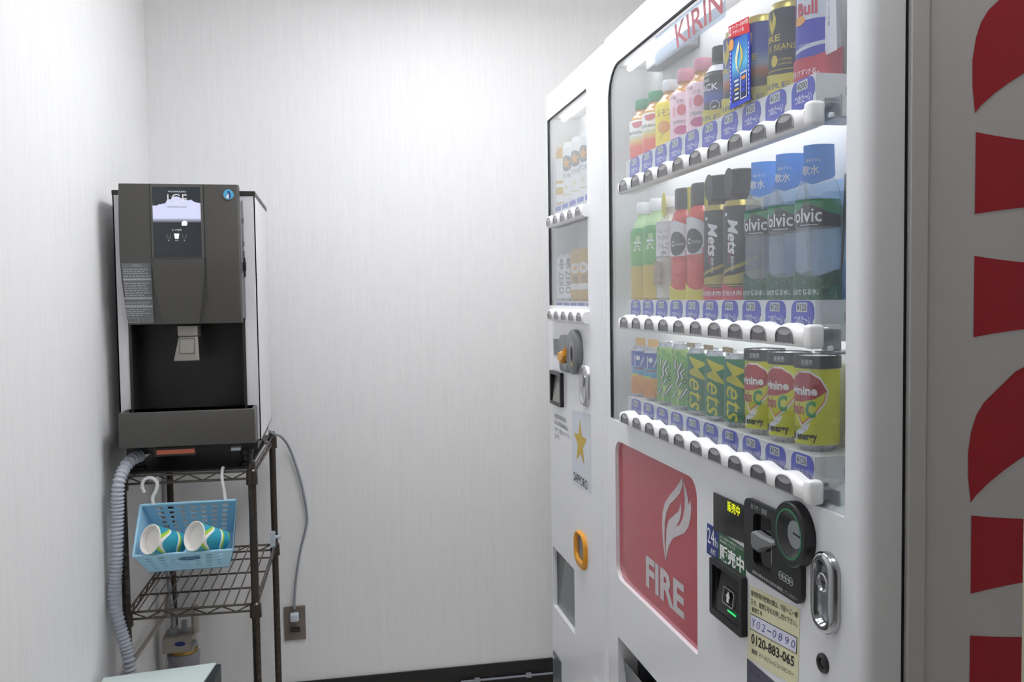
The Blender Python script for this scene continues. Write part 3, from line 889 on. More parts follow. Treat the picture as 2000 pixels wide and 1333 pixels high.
g.loft([[FF(a, b, n) for a, b in ell(2.080, 1.195, r, n=20)] for r, n in ((.015, .006), (.015, .011), (.011, .012))], False, True, 'chrome')
build('lock_handle', g, None, bv, smooth=45, weld=False)
g = G()
g.plate(rrect(2.294, 2.412, 1.104, 1.196, .004), [rrect(2.304, 2.402, 1.112, 1.187, .002)], 0, .010, FF, 'black_plastic')
g.add([FF(2.402, 1.187, 0), FF(2.304, 1.187, 0), FF(2.304, 1.112, .008), FF(2.385, 1.112, .008)], [(0, 1, 2, 3)], 'flap_dark')
g.add([FF(2.36, 1.166, .0025), FF(2.315, 1.166, .0025), FF(2.306, 1.114, .0085), FF(2.385, 1.114, .0085)], [(0, 1, 2, 3)], 'chute_grey')
build('banknote_slot', g, None, bv, weld=False)
g = G()
for k, s_ in enumerate(('未成年者の飲酒', 'および飲酒運転は', '法律で禁止されてい', 'ます。')):
    n_ = len(s_); z = 1.078 - .0188 * k
    g.flat(words(s_, 2.395, 2.395 - .0178 * n_, z - .0125, z, .004), FF, .0006)
build('notice_text', g, 'coin_grey', bv, weld=False)
g = G().plate([(2.2171, .9162), (2.0480, .9256), (2.0428, 1.1177), (2.2110, 1.1098)], [], 0, .0008, FF); sp = build('star_panel', g, 'star_panel', bv)
g = G(); P = []
for k in range(10):
    r = .060 if k % 2 == 0 else .0245; a = PI / 2 + PI * k / 5
    P.append((2.1345 - r * math.cos(a) * 1.0, 1.034 + r * math.sin(a)))
g.flat(poly2(P), FF, .0012, 'star_gold'); g.flat(words('SAPPORO', 2.199, 2.0735, .9285, .9515, .006), FF, .0012, 'ink')
build('star_print', g, None, sp, weld=False)
g = G(); rings = []
for ins, n in ((0, 0), (0, .006), (.006, .010), (.013, .008), (.016, .001)):
    rings.append([FF(a, b, n) for a, b in rrect(2.082 + ins, 2.181 - ins, .7205 + ins * 1.3, .812 - ins * .5, .035 - ins * .9, 8)])
g.loft(rings, False, False, 'orange_plastic')
g.flat(poly2(rrect(2.096, 2.167, .738, .806, .02)), FF, .0015, 'flap_grey')
build('coin_return', g, None, bv, smooth=40, weld=False)
g = G().plate(flap2, [], -.016, -.0125, FF, 'flap_dark')
g.flat(poly2([(2.425, .5235), (2.209, .5235), (2.209, .6925), (2.33, .6925)]), FF, -.0115, 'flap_grey')
build('delivery_flap', g, None, bv, weld=False)
g = G().plate(rrect(2.3535, 2.4375, .30, .392, .003), [], 0, .003, FF, 'flap_grey')
for z in (.375, .325): g.lathe([(0, 0), (.005, 0), (.004, .003), (0, .004)], Matrix.Translation(FF(2.43 if z > .35 else 2.36, z, .003)) @ Matrix.Rotation(-PI / 2, 4, 'Y'), 10, 'chrome')
build('vent_plate', g, None, bv, weld=False)

# ------------------------------------------------------------------ drinks
R0 = .0290


class Drink:
    """a drink standing on a shelf; prints are wrapped round its front (arc length s, height t)"""

    def __init__(s, name, label, cat, y, z, group, x=XD):
        s.t = thing(name, label, cat, (x, y, z), group); s.c = Vector((x, y, z))

    def body(s, name, prof, m, seg=36):
        return build(name, G().lathe(prof, Matrix.Translation(s.c), seg), m, s.t, smooth=40)

    def wrap(s, r): return lambda a, b, n: s.c + Vector((-(r + n) * math.cos(a / r), -(r + n) * math.sin(a / r), b))

    def prints(s, parent, items, r=R0, name='label_print'):
        g = G(); f = s.wrap(r)
        for k, (m2, m, *lift) in enumerate(items):
            g.flat(slice2(m2, r * .12), f, .00035 + (lift[0] if lift else 0) * .0003, m)
        return build(name, g, None, parent, weld=False)

    def cradle(s, m, text, tm='white_print', h=.026, r=.0315, wave=.006, rise=0):
        g = G(); n = 28; f = s.wrap(r)
        a0, a1 = -1.2, 2.9
        top = [((a0 + (a1 - a0) * k / n) * r, h + wave * math.cos((a0 + (a1 - a0) * k / n - .75) * 2.2 + PI) + rise * max(0, (k / n - .5))) for k in range(n + 1)]
        for k in range(n):
            (p, q), (p2, q2) = top[k], top[k + 1]
            g.add([f(p, 0, 0), f(p2, 0, 0), f(p2, q2, 0), f(p, q, 0), f(p, 0, -.0012), f(p2, 0, -.0012), f(p2, q2, -.0012), f(p, q, -.0012)],
                  [(0, 1, 2, 3), (7, 6, 5, 4), (3, 2, 6, 7)])
        o = build('cradle', g, m, s.t)
        if text: s.prints(o, [(words(text, -.014, .034, .007, .015, .01), tm)], r, 'cradle_text')
        return o


def can_prof(h, r=R0, b=.008): return [(0, 0), (r * .78, 0), (r * .83, .003), (r, b), (r, h - .011), (r * .88, h - .004), (r * .88, h), (r * .84, h), (r * .82, h - .002), (0, h - .002)]


def bottle_prof(h, zs, zn, rn=.0115, r=R0):
    P = [(0, 0), (r * .8, 0), (r, .005), (r, zs)]
    for k in range(1, 7):
        t = k / 6; P.append((r + (rn - r) * (.5 - .5 * math.cos(PI * t)), zs + (zn - zs) * t))
    return P + [(rn, h), (0, h)]


def band(r, z0, z1): return [(r, z0), (r, z1)]


ORD = ['first', 'second', 'third', 'fourth', 'fifth', 'sixth', 'seventh', 'eighth', 'ninth', 'tenth']


def place(d, i, z, label):
    c = copy_tree(d.t); c.location = (XD, YD[i], z); c['label'] = label; return c


# -- bottom row
GB = 'drinks in the bottom row'
d = Drink('drink_can', 'yellow vitamin drink can at right end of bottom row', 'can', YD[0], ZB, GB)
d.body('body', can_prof(.128), 'can_silver')
lb = d.body('label', band(R0 + .0003, .0095, .112), 'yellow_label')
cl = d.body('collar', [(R0 + .0002, .1125), (R0 + .0018, .1125), (R0 + .0018, .1295), (R0 + .0002, .1295)], 'black_collar')
d.prints(cl, [(words('新発売', .010, .026, .1165, .1245), 'price_screen')], R0 + .0019, 'collar_print')
pick = lambda k, c=.016: [(c - .0275 * k, .080), (c - .025 * k, .080 + .018 * k), (c - .010 * k, .080 + .026 * k), (c + .004 * k, .080 + .026 * k), (c + .017 * k, .080 + .018 * k), (c + .0265 * k, .080 + .002 * k), (c + .023 * k, .080 - .012 * k), (c + .011 * k, .080 - .028 * k), (c - .006 * k, .080 - .043 * k), (c - .020 * k, .080 - .020 * k)]
up = [p for p in pick(1)[0:6]] + [(.028, .072), (.010, .067), (-.010, .067)]
d.prints(lb, [(poly2(pick(1.12)), 'white_print', 0), (poly2(pick(1.03)), 'orange_print', 1), (poly2(pick(.95)), 'yellow_label', 1.5), (poly2(up), 'red_label', 2),
              (poly2([(-.012, .020), (.022, .040), (.018, .030), (-.004, .012)]), 'white_print', 0),
              (words('Arginine', -.026, .0305, .0725, .0890, .035), 'white_print', 3), (words('Vitamin', -.028, .0125, .0500, .0660, .03), 'red_label', 3),
              (words('C', .0150, .0285, .0460, .0690, .05), 'green_print', 3), (words('アルギニン', -.010, .016, .0285, .0335), 'ink', 2), (words('solid energy', -.022, .0305, .0125, .0265, .03), 'ink', 2), (words('100', .0, .008, .105, .109), 'red_label', 2)], R0 + .0003)
place(d, 1, ZB, 'yellow vitamin drink can second from right in bottom row')
place(d, 2, ZB, 'yellow vitamin drink can beside the green lettered cans')
d = Drink('drink_can', 'green can with upright yellow lettering beside the yellow cans', 'can', YD[3], ZB, GB)
d.body('body', can_prof(.119), 'can_silver')
lb = d.body('label', band(R0 + .0003, .0090, .110), 'mets_green')
tg = build('collar', G().plate(rrect(-.024, .014, .1195, .128, .002), [], 0, .001, lambda a, b, n: d.c + Vector((-.022 - n, -a, b))), 'tan_tag', d.t)
vert = lambda s, a0, a1, b0, b1, bold=0.0, sl=0: ([(a0 + (a1 - a0) * v, b1 - (b1 - b0) * u + sl * v) for u, v in text2(s, bold)[0]], text2(s, bold)[1])
d.prints(lb, [(vert('Mets', .004, .036, .016, .106, .004, -.012), 'mets_yellow')], R0 + .0003)
place(d, 4, ZB, 'middle one of three green cans with upright yellow lettering')
place(d, 5, ZB, 'green can with upright yellow lettering beside the bubbly light green can')
d = Drink('drink_can', 'light green bubbly patterned can beside the yellow lettered green can', 'can', YD[6], ZB, GB)
d.body('body', can_prof(.123), 'can_silver'); lb = d.body('label', band(R0 + .0003, .009, .113), 'muscat')
stroke = lambda L, w: [(a - w, b) for a, b in L] + [(a + w, b) for a, b in L[::-1]]
SK = [[(.012, .050), (.018, .062), (.016, .072), (.024, .088)], [(.026, .060), (.022, .070), (.030, .078)], [(.008, .042), (.018, .044), (.024, .052)], [(.014, .020), (.026, .028), (.034, .042), (.040, .046)], [(-.006, .020), (.006, .026), (.012, .036)], [(.010, .078), (.010, .092)]]
it = []
for L in SK: it += [(poly2(stroke(L, .0042)), 'muscat_dark', 0), (poly2(stroke(L, .0016)), 'white_print', 1)]
it += [(poly2(ell(.030, .054, .005, n=14), [ell(.030, .054, .003, n=14)]), 'muscat_dark', 0)]
d.prints(lb, it, R0 + .0003)
place(d, 7, ZB, 'light green bubbly patterned can beside the blue and orange can')
d = Drink('drink_can', 'blue and orange can beside the bubbly green can', 'can', YD[8], ZB, GB)
d.body('body', can_prof(.108), 'can_silver'); lb = d.body('label', band(R0 + .0003, .008, .097), 'orange_drink')
build('collar', G().plate(rrect(-.028, .030, .108, .124, .003), [], 0, .001, lambda a, b, n: d.c + Vector((-.010 - n, -a, b))), 'cap_orange', d.t)
d.prints(lb, [(poly2(ell(.020, .083, .005, n=14)), 'white_print'), (poly2(stroke([(.026, .068), (.034, .088)], .0012)), 'white_print'), (poly2(quad(.008, .034, .060, .063)), 'red_label'), (poly2(stroke([(.012, .066), (.012, .090)], .0010)), 'white_print'),
              (poly2([(-.02, .010), (.035, .010), (.014, .045), (.002, .040)]), 'orange_print'), (poly2(quad(.0, .020, .046, .050)), 'yellow_label')], R0 + .0003)
place(d, 9, ZB, 'blue and orange can at left end of bottom row')

# -- middle row
GM = 'drinks in the middle row'
d = Drink('drink_bottle', 'clear water bottle with black label at right end of middle row', 'bottle', YD[0], ZM, GM)
P = [(0, .0), (.024, .0), (R0, .006)]
for k in range(5):
    z = .038 + .013 * k; P += [(R0, z), (R0 - .0012, z + .003), (R0, z + .006)]
P += [(R0, .135), (.0275, .150), (.020, .168), (.0125, .180), (.0125, .196), (0, .196)]
d.body('body', P, 'pet_clear')
lb = d.body('label', band(R0 + .0004, .0975, .134), 'label_black')
d.prints(lb, [(poly2([(-.040, .134), (-.040, .120), (.000, .119), (.014, .128), (.024, .126), (.045, .1155), (.075, .112), (.075, .134)]), 'mountain_green'),
              (poly2([(.006, .128), (.014, .132), (.022, .129), (.016, .125)]), 'water_green', 1), (words('Volvic', -.0190, .0355, .1035, .1225, .012), 'white_print', 2), (poly2(quad(.006, .030, .0995, .1005)), 'price_screen', 1)], R0 + .0004)
d.body('cap', [(.0145, .180), (.0145, .198), (.013, .200), (0, .200)], 'tag_blue')
tgf = G(); f = d.wrap(.0255)
tgf.flat(slice2(poly2([(.006, .206), (.050, .206), (.053, .166), (.046, .161), (.020, .153), (.002, .160), (.006, .178)]), .003), f, 0).flat(slice2(poly2([(.006, .206), (.050, .206), (.053, .166), (.046, .161), (.020, .153), (.002, .160), (.006, .178)]), .003), f, -.0008)
tg = build('neck_tag', tgf, 'tag_blue', d.t, weld=False)
g = G().flat(slice2(words('軟水', .005, .028, .166, .179, .012), .003), f, .0005).flat(slice2(words('飲みやすい', .010, .030, .183, .188), .003), f, .0005); build('tag_text', g, 'white_print', tg, weld=False)
d.cradle('cradle_green', '火山の力 宿る水。', h=.036, wave=.005)
place(d, 1, ZM, 'clear water bottle with black label second from right in middle row')
place(d, 2, ZM, 'clear water bottle beside the slim black bottle in middle row')
d = Drink('drink_bottle', 'slim black bottle with upright white lettering beside the water bottles', 'bottle', YD[3], ZM, GM)
d.body('body', bottle_prof(.185, .148, .168, .013), 'label_black')
lb = d.body('label', [(R0 + .0003, .026), (R0 + .0003, .1475)], 'label_black')
d.body('neck_band', [(R0 - .001, .149), (R0 + .0006, .149), (R0 - .0035, .158), (R0 - .006, .158)], 'gold')
d.body('cap', [(.0185, .166), (.0215, .168), (.0215, .206), (.019, .208), (0, .208)], 'black_collar')
d.prints(lb, [(vert('Mets', .008, .026, .075, .128, .03, -.005), 'white_print'), (poly2(ell(.004, .136, .003, n=12)), 'white_print'), (vert('糖類ゼロ', .014, .020, .046, .070), 'white_print'), (poly2(stroke([(.011, .060), (.013, .075), (.011, .1)], .0012)), 'mets_red'),
              (poly2([(-.035, .034), (-.035, .026), (.075, .026), (.075, .052), (.045, .047), (.02, .040)]), 'gold'), (poly2([(-.010, .040), (.030, .052), (.060, .066), (.060, .070), (.030, .058), (-.010, .044)]), 'gold'), (poly2(quad(-.035, .075, .022, .024)), 'gold', 1)], R0 + .0003)
build('cap_tag', G().plate(ell(0, .188, .017, .022, n=24), [], 0, .001, lambda a, b, n: d.c + Vector((-.0225 - n, -a, b))), 'black_collar', d.t)
d.cradle('red_base', '特定保健用', h=.024, wave=.004)
place(d, 4, ZM, 'slim black bottle with upright white lettering beside the red drink bottle')
d = Drink('drink_bottle', 'red drink bottle with black cap beside the slim black bottle', 'bottle', YD[5], ZM, GM)
P = [(0, 0), (.024, 0), (R0, .006)]
for k in range(4): P += [(R0, .028 + .013 * k), (R0 - .001, .031 + .013 * k), (R0, .034 + .013 * k)]
P += [(R0, .142), (.024, .158), (.016, .170), (.0135, .176), (.0135, .186), (0, .186)]
d.body('body', P, 'red_liquid')
d.body('cap', [(.019, .166), (.0215, .168), (.0215, .202), (.019, .205), (0, .205)], 'black_collar')
lb = d.body('label', band(R0 + .0004, .078, .142), 'red_liquid')
d.prints(lb, [(poly2([(-.03, .080), (.030, .080), (.046, .095), (.046, .118), (.032, .138), (.010, .146), (-.03, .14)][:6] + [(-.03, .142)]), 'label_white'), (poly2(ell(.014, .103, .019, .022, n=24)), 'label_black', 1),
              (words('C', .002, .010, .098, .108, .02), 'white_print', 2), (words('VITAMIN', .010, .030, .099, .104), 'price_screen', 2), (poly2(ell(.041, .087, .009, n=18)), 'pink_print', 2)], R0 + .0004)
build('side_tag', G().plate(rrect(.012, .030, .148, .205, .006), [], 0, .0008, lambda a, b, n: d.c + Vector((-.006 - n, -a - .004, b))), 'yellow_base', d.t)
d.cradle('yellow_base', None, h=.024, wave=.006)
place(d, 6, ZM, 'red drink bottle with black cap beside the pale bottle')
d = Drink('drink_bottle', 'pale bottle with white handwritten style label and yellow neck tag', 'bottle', YD[7], ZM, GM)
d.body('body', bottle_prof(.186, .140, .168, .0125), 'pale_liquid')
d.body('cap', [(.0145, .178), (.0145, .196), (.013, .198), (0, .198)], 'plastic_white')
lb = d.body('label', band(R0 + .0004, .082, .150), 'label_white')
it = [(words('ちょっと', .004, .030, .128, .136), 'coin_grey'), (words('すっきり', .006, .028, .114, .123), 'ink'), (words('りんご', .008, .030, .098, .109), 'ink'), (words('水', .012, .026, .085, .095), 'ink'), (poly2(quad(-.02, .05, .0825, .0835)), 'coin_grey')]
d.prints(lb, it, R0 + .0004)
build('neck_tag', G().plate(ell(.006, .182, .012, .024, n=24), [], 0, .0008, lambda a, b, n: d.c + Vector((-.017 - n, -a, b))), 'yellow_base', d.t)
build('photo_tag', G().plate(quad(-.012, .024, .030, .074), [], 0, .0008, lambda a, b, n: d.c + Vector((-.0305 - n, -a, b))), 'collage', d.t)
d = Drink('drink_bottle', 'green tea bottle beside the pale bottle in middle row', 'bottle', YD[8], ZM, GM)
d.body('body', bottle_prof(.186, .134, .166, .0125), 'tea_liquid')
d.body('shoulder_sleeve', [(R0 - .004, .146), (.0245, .150), (.0185, .162), (.0138, .170), (.0138, .182)], 'tea_top')
d.body('cap', [(.0150, .178), (.0158, .181), (.0158, .200), (.014, .203), (0, .203)], 'label_white')
lb = d.body('label', [(R0 + .0004, .070), (R0 + .0004, .136), (R0 - .001, .144), (R0 - .004, .149)], 'tea_label')
d.prints(lb, [(words('茶', .010, .030, .100, .122, .03), 'white_print'), (poly2(ell(.022, .127, .006, n=14)), 'tea_top')], R0 + .0004)
place(d, 9, ZM, 'green tea bottle at left end of middle row')

# -- top row
GT = 'drinks in the top row'
d = Drink('drink_can', 'tall silver and blue energy drink can with red cradle', 'can', YD[0], ZT, GT)
d.body('body', can_prof(.165, .0285), 'bull_silver')
lb = d.body('label', band(.0288, .012, .150), 'bull_silver')
d.prints(lb, [(poly2([(-.03, .040), (.040, .051), (.041, .080), (.010, .079), (-.03, .074)]), 'bull_blue'), (poly2([(-.03, .020), (.040, .030), (.040, .046), (-.03, .034)]), 'bull_blue'), (poly2([(-.034, .084), (-.010, .084), (-.004, .150), (-.034, .150)]), 'bull_blue'),
              (words('Red Bull', -.038, .0285, .0855, .1030, .02), 'bull_red', 2), (poly2(ell(.003, .080, .010, .006, n=18)), 'sun_orange', 2), (words('ENERGY DRINK', .0, .034, .0465, .0485), 'white_print', 2)], .0288)
wf = G(); f = lambda a, b, n: d.c + Vector((-.006 - n, -a - .022, b))
wf.plate([(.004, .030), (.034, .030), (.028, .165), (.012, .165)], [], 0, .0010, f); wt = build('side_tag', wf, 'label_white', d.t)
g = G().flat(([(.014 + .004 * v, .140 - .075 * u) for u, v in text2('エナジードリンクの定番')[0]], text2('エナジードリンクの定番')[1]), f, .0014); build('tag_text', g, 'ink', wt, weld=False)
d.cradle('bull_red', '翼をさずける。', h=.030, wave=0, rise=.038)
d = Drink('drink_can', 'dark coffee can with gold flame beside the energy drink can', 'can', YD[1], ZT, GT)
d.body('body', can_prof(.128), 'gold')
lb = d.body('label', band(R0 + .0003, .010, .118), 'fire_dark')
flame = lambda c, z, k: [(c, z - .020 * k), (c + .007 * k, z - .006 * k), (c + .008 * k, z + .006 * k), (c + .001 * k, z + .020 * k), (c + .002 * k, z + .006 * k), (c - .002 * k, z - .002 * k), (c - .004 * k, z + .010 * k), (c - .008 * k, z + .002 * k), (c - .006 * k, z - .008 * k)]
it = [(poly2(flame(.004, .100, .9)), 'gold_print'), (words('FIRE', -.018, .018, .073, .082, .015), 'gold_print'), (words('BLACK BEANS', -.03, .040, .060, .0685), 'gold_print'), (poly2(ell(.008, .046, .006, .008, n=16)), 'gold_print'), (words('COFFEE', .016, .034, .045, .048), 'gold_print'), (words('LIMITED', .016, .034, .039, .042), 'gold_print'), (poly2(quad(-.04, .08, .0325, .0335)), 'gold_print')]
d.prints(lb, it, R0 + .0003)
d.cradle('cradle_gold', 'FIRE', 'coin_grey', h=.028, wave=.002)
d = Drink('drink_can', 'blue sunset coffee can beside the dark coffee can', 'can', YD[2], ZT, GT)
d.body('body', can_prof(.132), 'gold')
lb = d.body('label', band(R0 + .0003, .010, .121), 'fire_sunset')
d.prints(lb, [(poly2(flame(.004, .098, 1.1)), 'gold_print'), (words('FIRE', -.018, .022, .066, .075, .015), 'gold_print')], R0 + .0003)
d.cradle('cradle_gold', 'FIRE', 'coin_grey', h=.028, wave=.002)
place(d, 3, ZT, 'blue sunset coffee can half hidden behind the blue sticker')
d = Drink('drink_bottle', 'black coffee bottle on a yellow cradle beside the pink labelled bottle', 'bottle', YD[4], ZT, GT)
d.body('body', bottle_prof(.118, .078, .106, .014), 'black_label')
d.body('neck_band', [(R0 - .0045, .0875), (R0 - .002, .0875), (.0185, .099), (.0165, .099)], 'label_white')
d.body('cap', [(.0150, .106), (.0158, .108), (.0158, .128), (.0145, .131), (0, .131)], 'black_collar')
lb = d.body('label', band(R0 + .0003, .012, .080), 'black_label')
d.prints(lb, [(words('BLACK', -.026, .028, .056, .067, .012), 'white_print'), (words('FIRE', -.004, .012, .071, .076), 'white_print'), (poly2(ell(.022, .030, .009, n=20), [ell(.022, .030, .0078, n=20)]), 'price_screen'), (poly2(stroke([(.018, .026), (.022, .030), (.026, .028)], .001)), 'price_screen')], R0 + .0003)
d.cradle('cradle_gold', 'FIRE', 'coin_grey', h=.026, wave=.003)
d = Drink('drink_bottle', 'pink labelled tea bottle with pink cap beside the black bottle', 'bottle', YD[5], ZT, GT)
d.body('body', bottle_prof(.120, .080, .106, .0135), 'orange_liquid')
d.body('cap', [(.0150, .108), (.0162, .110), (.0162, .129), (.015, .131), (0, .131)], 'pink_cap')
lb = d.body('label', [(R0 + .0003, .004), (R0 + .0003, .082), (R0 - .0025, .087)], 'pink_label')
d.prints(lb, [(words('午後', .0, .016, .074, .081), 'coin_grey'), (words('紅茶', .016, .030, .066, .073), 'grey_plastic'), (poly2(ell(.026, .054, .009, .010, n=20)), 'peach_print'), (poly2(ell(.010, .052, .003, .010, n=12)), 'pink_cap'), (words('CHERRY', .008, .034, .030, .036), 'coin_grey'), (poly2(ell(.026, .018, .016, .008, n=24)), 'pink_dark'), (poly2(ell(.022, .003, .004, .003, n=12)), 'peach_print')], R0 + .0003)
place(d, 6, ZT, 'pink labelled tea bottle with pink cap beside the lemon yellow bottle')
d = Drink('drink_bottle', 'lemon yellow labelled bottle with white cap', 'bottle', YD[7], ZT, GT)
d.body('body', bottle_prof(.120, .080, .106, .0135), 'orange_liquid')
d.body('cap', [(.0150, .108), (.0162, .110), (.0162, .127), (.015, .129), (0, .129)], 'plastic_white')
lb = d.body('label', [(R0 + .0003, .004), (R0 + .0003, .082), (R0 - .0025, .087)], 'lemon_label')
d.prints(lb, [(words('レモン', .008, .036, .058, .072, .01), 'coin_grey'), (poly2(ell(.02, .038, .014, .012, n=20)), 'sun_orange'), (poly2(stroke([(.010, .016), (.024, .028), (.030, .034)], .0015)), 'star_gold')], R0 + .0003)
d = Drink('drink_bottle', 'fruit juice bottle with green cap beside the lemon yellow bottle', 'bottle', YD[8], ZT, GT)
d.body('body', bottle_prof(.118, .080, .104, .0145), 'orange_liquid')
d.body('cap', [(.0160, .104), (.0172, .106), (.0172, .123), (.016, .125), (0, .125)], 'green_cap')
lb = d.body('label', [(R0 + .0003, .003), (R0 + .0003, .080), (R0 - .003, .086)], 'fruit_label')
d.prints(lb, [(poly2([(.006, .076), (.012, .066), (.024, .064), (.034, .070), (.038, .078)]), 'peach_print'), (words('Tropicana', -.020, .036, .050, .060, .01), 'coin_grey'), (words('フルーツ', .010, .034, .043, .047), 'grey_plastic')], R0 + .0003)
place(d, 9, ZT, 'fruit juice bottle with green cap at left end of top row')

# pale blue display card behind the water bottles
bc = thing('display_card', 'pale blue picture card standing behind the water bottles', 'card', (.684, 1.16, ZM))
g = G().plate(rrect(.965, 1.34, ZM, ZM + .165, .004), [], 0, .002, lambda a, b, n: Vector((.688 - n, a, b))); build('card', g, 'water_backdrop', bc)
g = G()
for y, a in ((1.02, .03), (1.115, .01), (1.20, -.01), (1.285, -.01)):
    f = lambda p, q, n: Vector((.6855 - n, p, q))
    g.flat(poly2([(y - .0022, ZM + .03), (y + .0022, ZM + .03), (y + .003 - a, ZM + .17), (y - .003 - a, ZM + .17)]), f, .0006)
build('printed_stem', g, 'stem_dark', bc, weld=False)

# -- beer machine drinks
GBR = 'cans behind the far machine window'
YC = [2.0955, 2.173, 2.252, 2.336, 2.413]
ZU, ZL = 1.648, 1.3865
d = Drink('beer_can', 'tall white beer can with dark emblem nearest in upper row', 'can', YC[1], ZU, GBR)
d.body('body', can_prof(.160, .0315), 'beer_white'); lb = d.body('label', band(.0318, .010, .147), 'beer_white')
star = lambda c, z, r: [(c - (r if k % 2 == 0 else r * .42) * math.sin(PI * k / 5), z + (r if k % 2 == 0 else r * .42) * math.cos(PI * k / 5)) for k in range(10)]
d.prints(lb, [(poly2(ell(.016, .104, .021, n=24)), 'coin_grey'), (poly2(star(.016, .104, .017)), 'beer_star', 1), (words('SAPPORO', -.028, .046, .065, .077, .008), 'grey_plastic', 1), (words('生', .010, .022, .035, .047), 'star_gold', 1), (poly2(quad(-.03, .06, .020, .022)), 'star_gold', 1)], .0318)
c = copy_tree(d.t); c.location = (XD, YC[2], ZU); c['label'] = 'second nearest white beer can with dark emblem in upper row'
c = copy_tree(d.t); c.location = (XD, YC[3], ZU); c['label'] = 'white beer can with dark emblem beside the gold topped can'
d = Drink('beer_can', 'gold topped pale beer can at far end of upper row', 'can', YC[4], ZU, GBR)
d.body('body', can_prof(.158, .0315), 'beer_gold'); lb = d.body('label', band(.0318, .010, .128), 'beer_white')
d.prints(lb, [(poly2(quad(-.01, .04, .06, .068)), 'star_gold'), (poly2(quad(-.005, .035, .030, .050)), 'star_gold')], .0318)
d = Drink('beer_can', 'gold beer can nearest in lower row of far machine', 'can', YC[1] + .02, ZL, GBR)
d.body('body', can_prof(.135, .0315), 'beer_gold'); lb = d.body('label', band(.0318, .008, .122), 'beer_gold')
d.prints(lb, [(poly2(ell(.020, .085, .014, n=20)), 'beer_white'), (poly2(star(.020, .085, .010)), 'beer_star', 1), (poly2(quad(.0, .045, .030, .045)), 'beer_white'), (words('麦', .010, .032, .048, .066), 'coin_grey')], .0318)
c = copy_tree(d.t); c.location = (XD, YC[2] + .02, ZL); c['label'] = 'gold beer can beside the white lettered can in lower row'
d = Drink('beer_can', 'white can with dark upright lettering beside the gold cans', 'can', YC[3] + .01, ZL, GBR)
d.body('body', can_prof(.128, .0305), 'can_silver'); lb = d.body('label', band(.0308, .008, .118), 'beer_white')
d.prints(lb, [(vert('極ZERO', .010, .034, .020, .105, .02), 'coin_grey'), (poly2(ell(.022, .110, .006, n=14)), 'coin_grey')], .0308)
c = copy_tree(d.t); c.location = (XD, YC[4] + .006, ZL); c['label'] = 'white can with dark upright lettering at far end of lower row'

# ------------------------------------------------------------------ wire rack
RK = thing('wire_rack', 'dark bronze wire shelf rack under the ice dispenser', 'rack', (-.533, 2.42, 0), rz=-.026)
RX, RY = -.533, 2.42                       # front left post; the rack is 0.32 wide and 0.58 deep
RW, RD = .320, .580
for ix, iy in ((0, 0), (1, 0), (0, 1), (1, 1)):
    px, py = RX + RW * ix, RY + RD * iy
    P = [(.0095, .012), (.0104, .014)]
    z = .05
    while z < .965:
        P += [(.0104, z), (.0100, z + .0008), (.0100, z + .0022), (.0104, z + .003)]; z += .025
    P += [(.0104, .968), (.009, .974), (0, .974)]
    po = build('post', G().lathe([(0, .012)] + P, Matrix.Translation((px, py, 0)), 14), 'bronze_metal', RK, smooth=40)
    build('foot', G().lathe([(0, 0), (.016, 0), (.016, .006), (.007, .010), (.007, .013), (0, .013)], Matrix.Translation((px, py, 0)), 14), 'black_plastic', po, smooth=40)


def shelf(zt, drop, board):
    g = G()
    x0, x1, y0, y1 = RX, RX + RW, RY, RY + RD
    e = .012
    for z in (zt, zt - drop):
        for a, b in (((x0 + e, y0), (x1 - e, y0)), ((x0 + e, y1), (x1 - e, y1)), ((x0, y0 + e), (x0, y1 - e)), ((x1, y0 + e), (x1, y1 - e))):
            g.tube([(*a, z), (*b, z)], .0031, 8)
    for a, b, n in (((x0 + e, y0), (x1 - e, y0), 8), ((x0 + e, y1), (x1 - e, y1), 8), ((x0, y0 + e), (x0, y1 - e), 14), ((x1, y0 + e), (x1, y1 - e), 14)):
        pts = [(a[0] + (b[0] - a[0]) * k / n, a[1] + (b[1] - a[1]) * k / n, zt - (drop - .001 if k % 2 else .001)) for k in range(n + 1)]
        g.tube(pts, .0022, 6)
    fr_ = build('shelf_frame', g, 'bronze_wire', RK, smooth=50)
    me = None
    if not board:
        for k in range(11):
            x = x0 + RW * (k + 1) / 12
            if me is None:
                o = build('shelf_wire', G().tube([(x, y0, zt + .0035), (x, y1, zt + .0035)], .0020, 6), 'bronze_wire', fr_); me = o.data; xr = x
            else:
                o = bpy.data.objects.new('shelf_wire', me); COL.objects.link(o); o.parent = fr_; o.location = (x - xr, 0, 0)
        for k in range(1, 4):
            y = y0 + RD * k / 4
            build('cross_wire', G().tube([(x0, y, zt - .0015), (x1, y, zt - .0015)], .0030, 6), 'bronze_wire', fr_)
    for ix, iy in ((0, 0), (1, 0), (0, 1), (1, 1)):
        build('collar', G().lathe([(.0104, -.012), (.0155, -.010), (.0145, .026), (.0104, .030)], Matrix.Translation((x0 + RW * ix, y0 + RD * iy, zt - .025)), 14), 'bronze_metal', fr_, smooth=40)


shelf(.955, .020, True)
shelf(.602, .018, False)
g = G().box(RX + .006, RX + RW - .006, RY + .004, RY + RD - .004, .9585, .9635); build('top_board', g, 'ice_dark', RK, bevel=.001)
g = G().tube([(RX + RW, RY + RD - .022, .632), (RX + RW + .022, RY + RD - .026, .632)], .006, 8)
g.box(RX + RW - .012, RX + RW + .004, RY + RD - .03, RY + RD - .0125, .60, .650)
build('clip', g, 'plug_clear', RK, smooth=40, weld=False, label='clear plastic clip on the back right post')

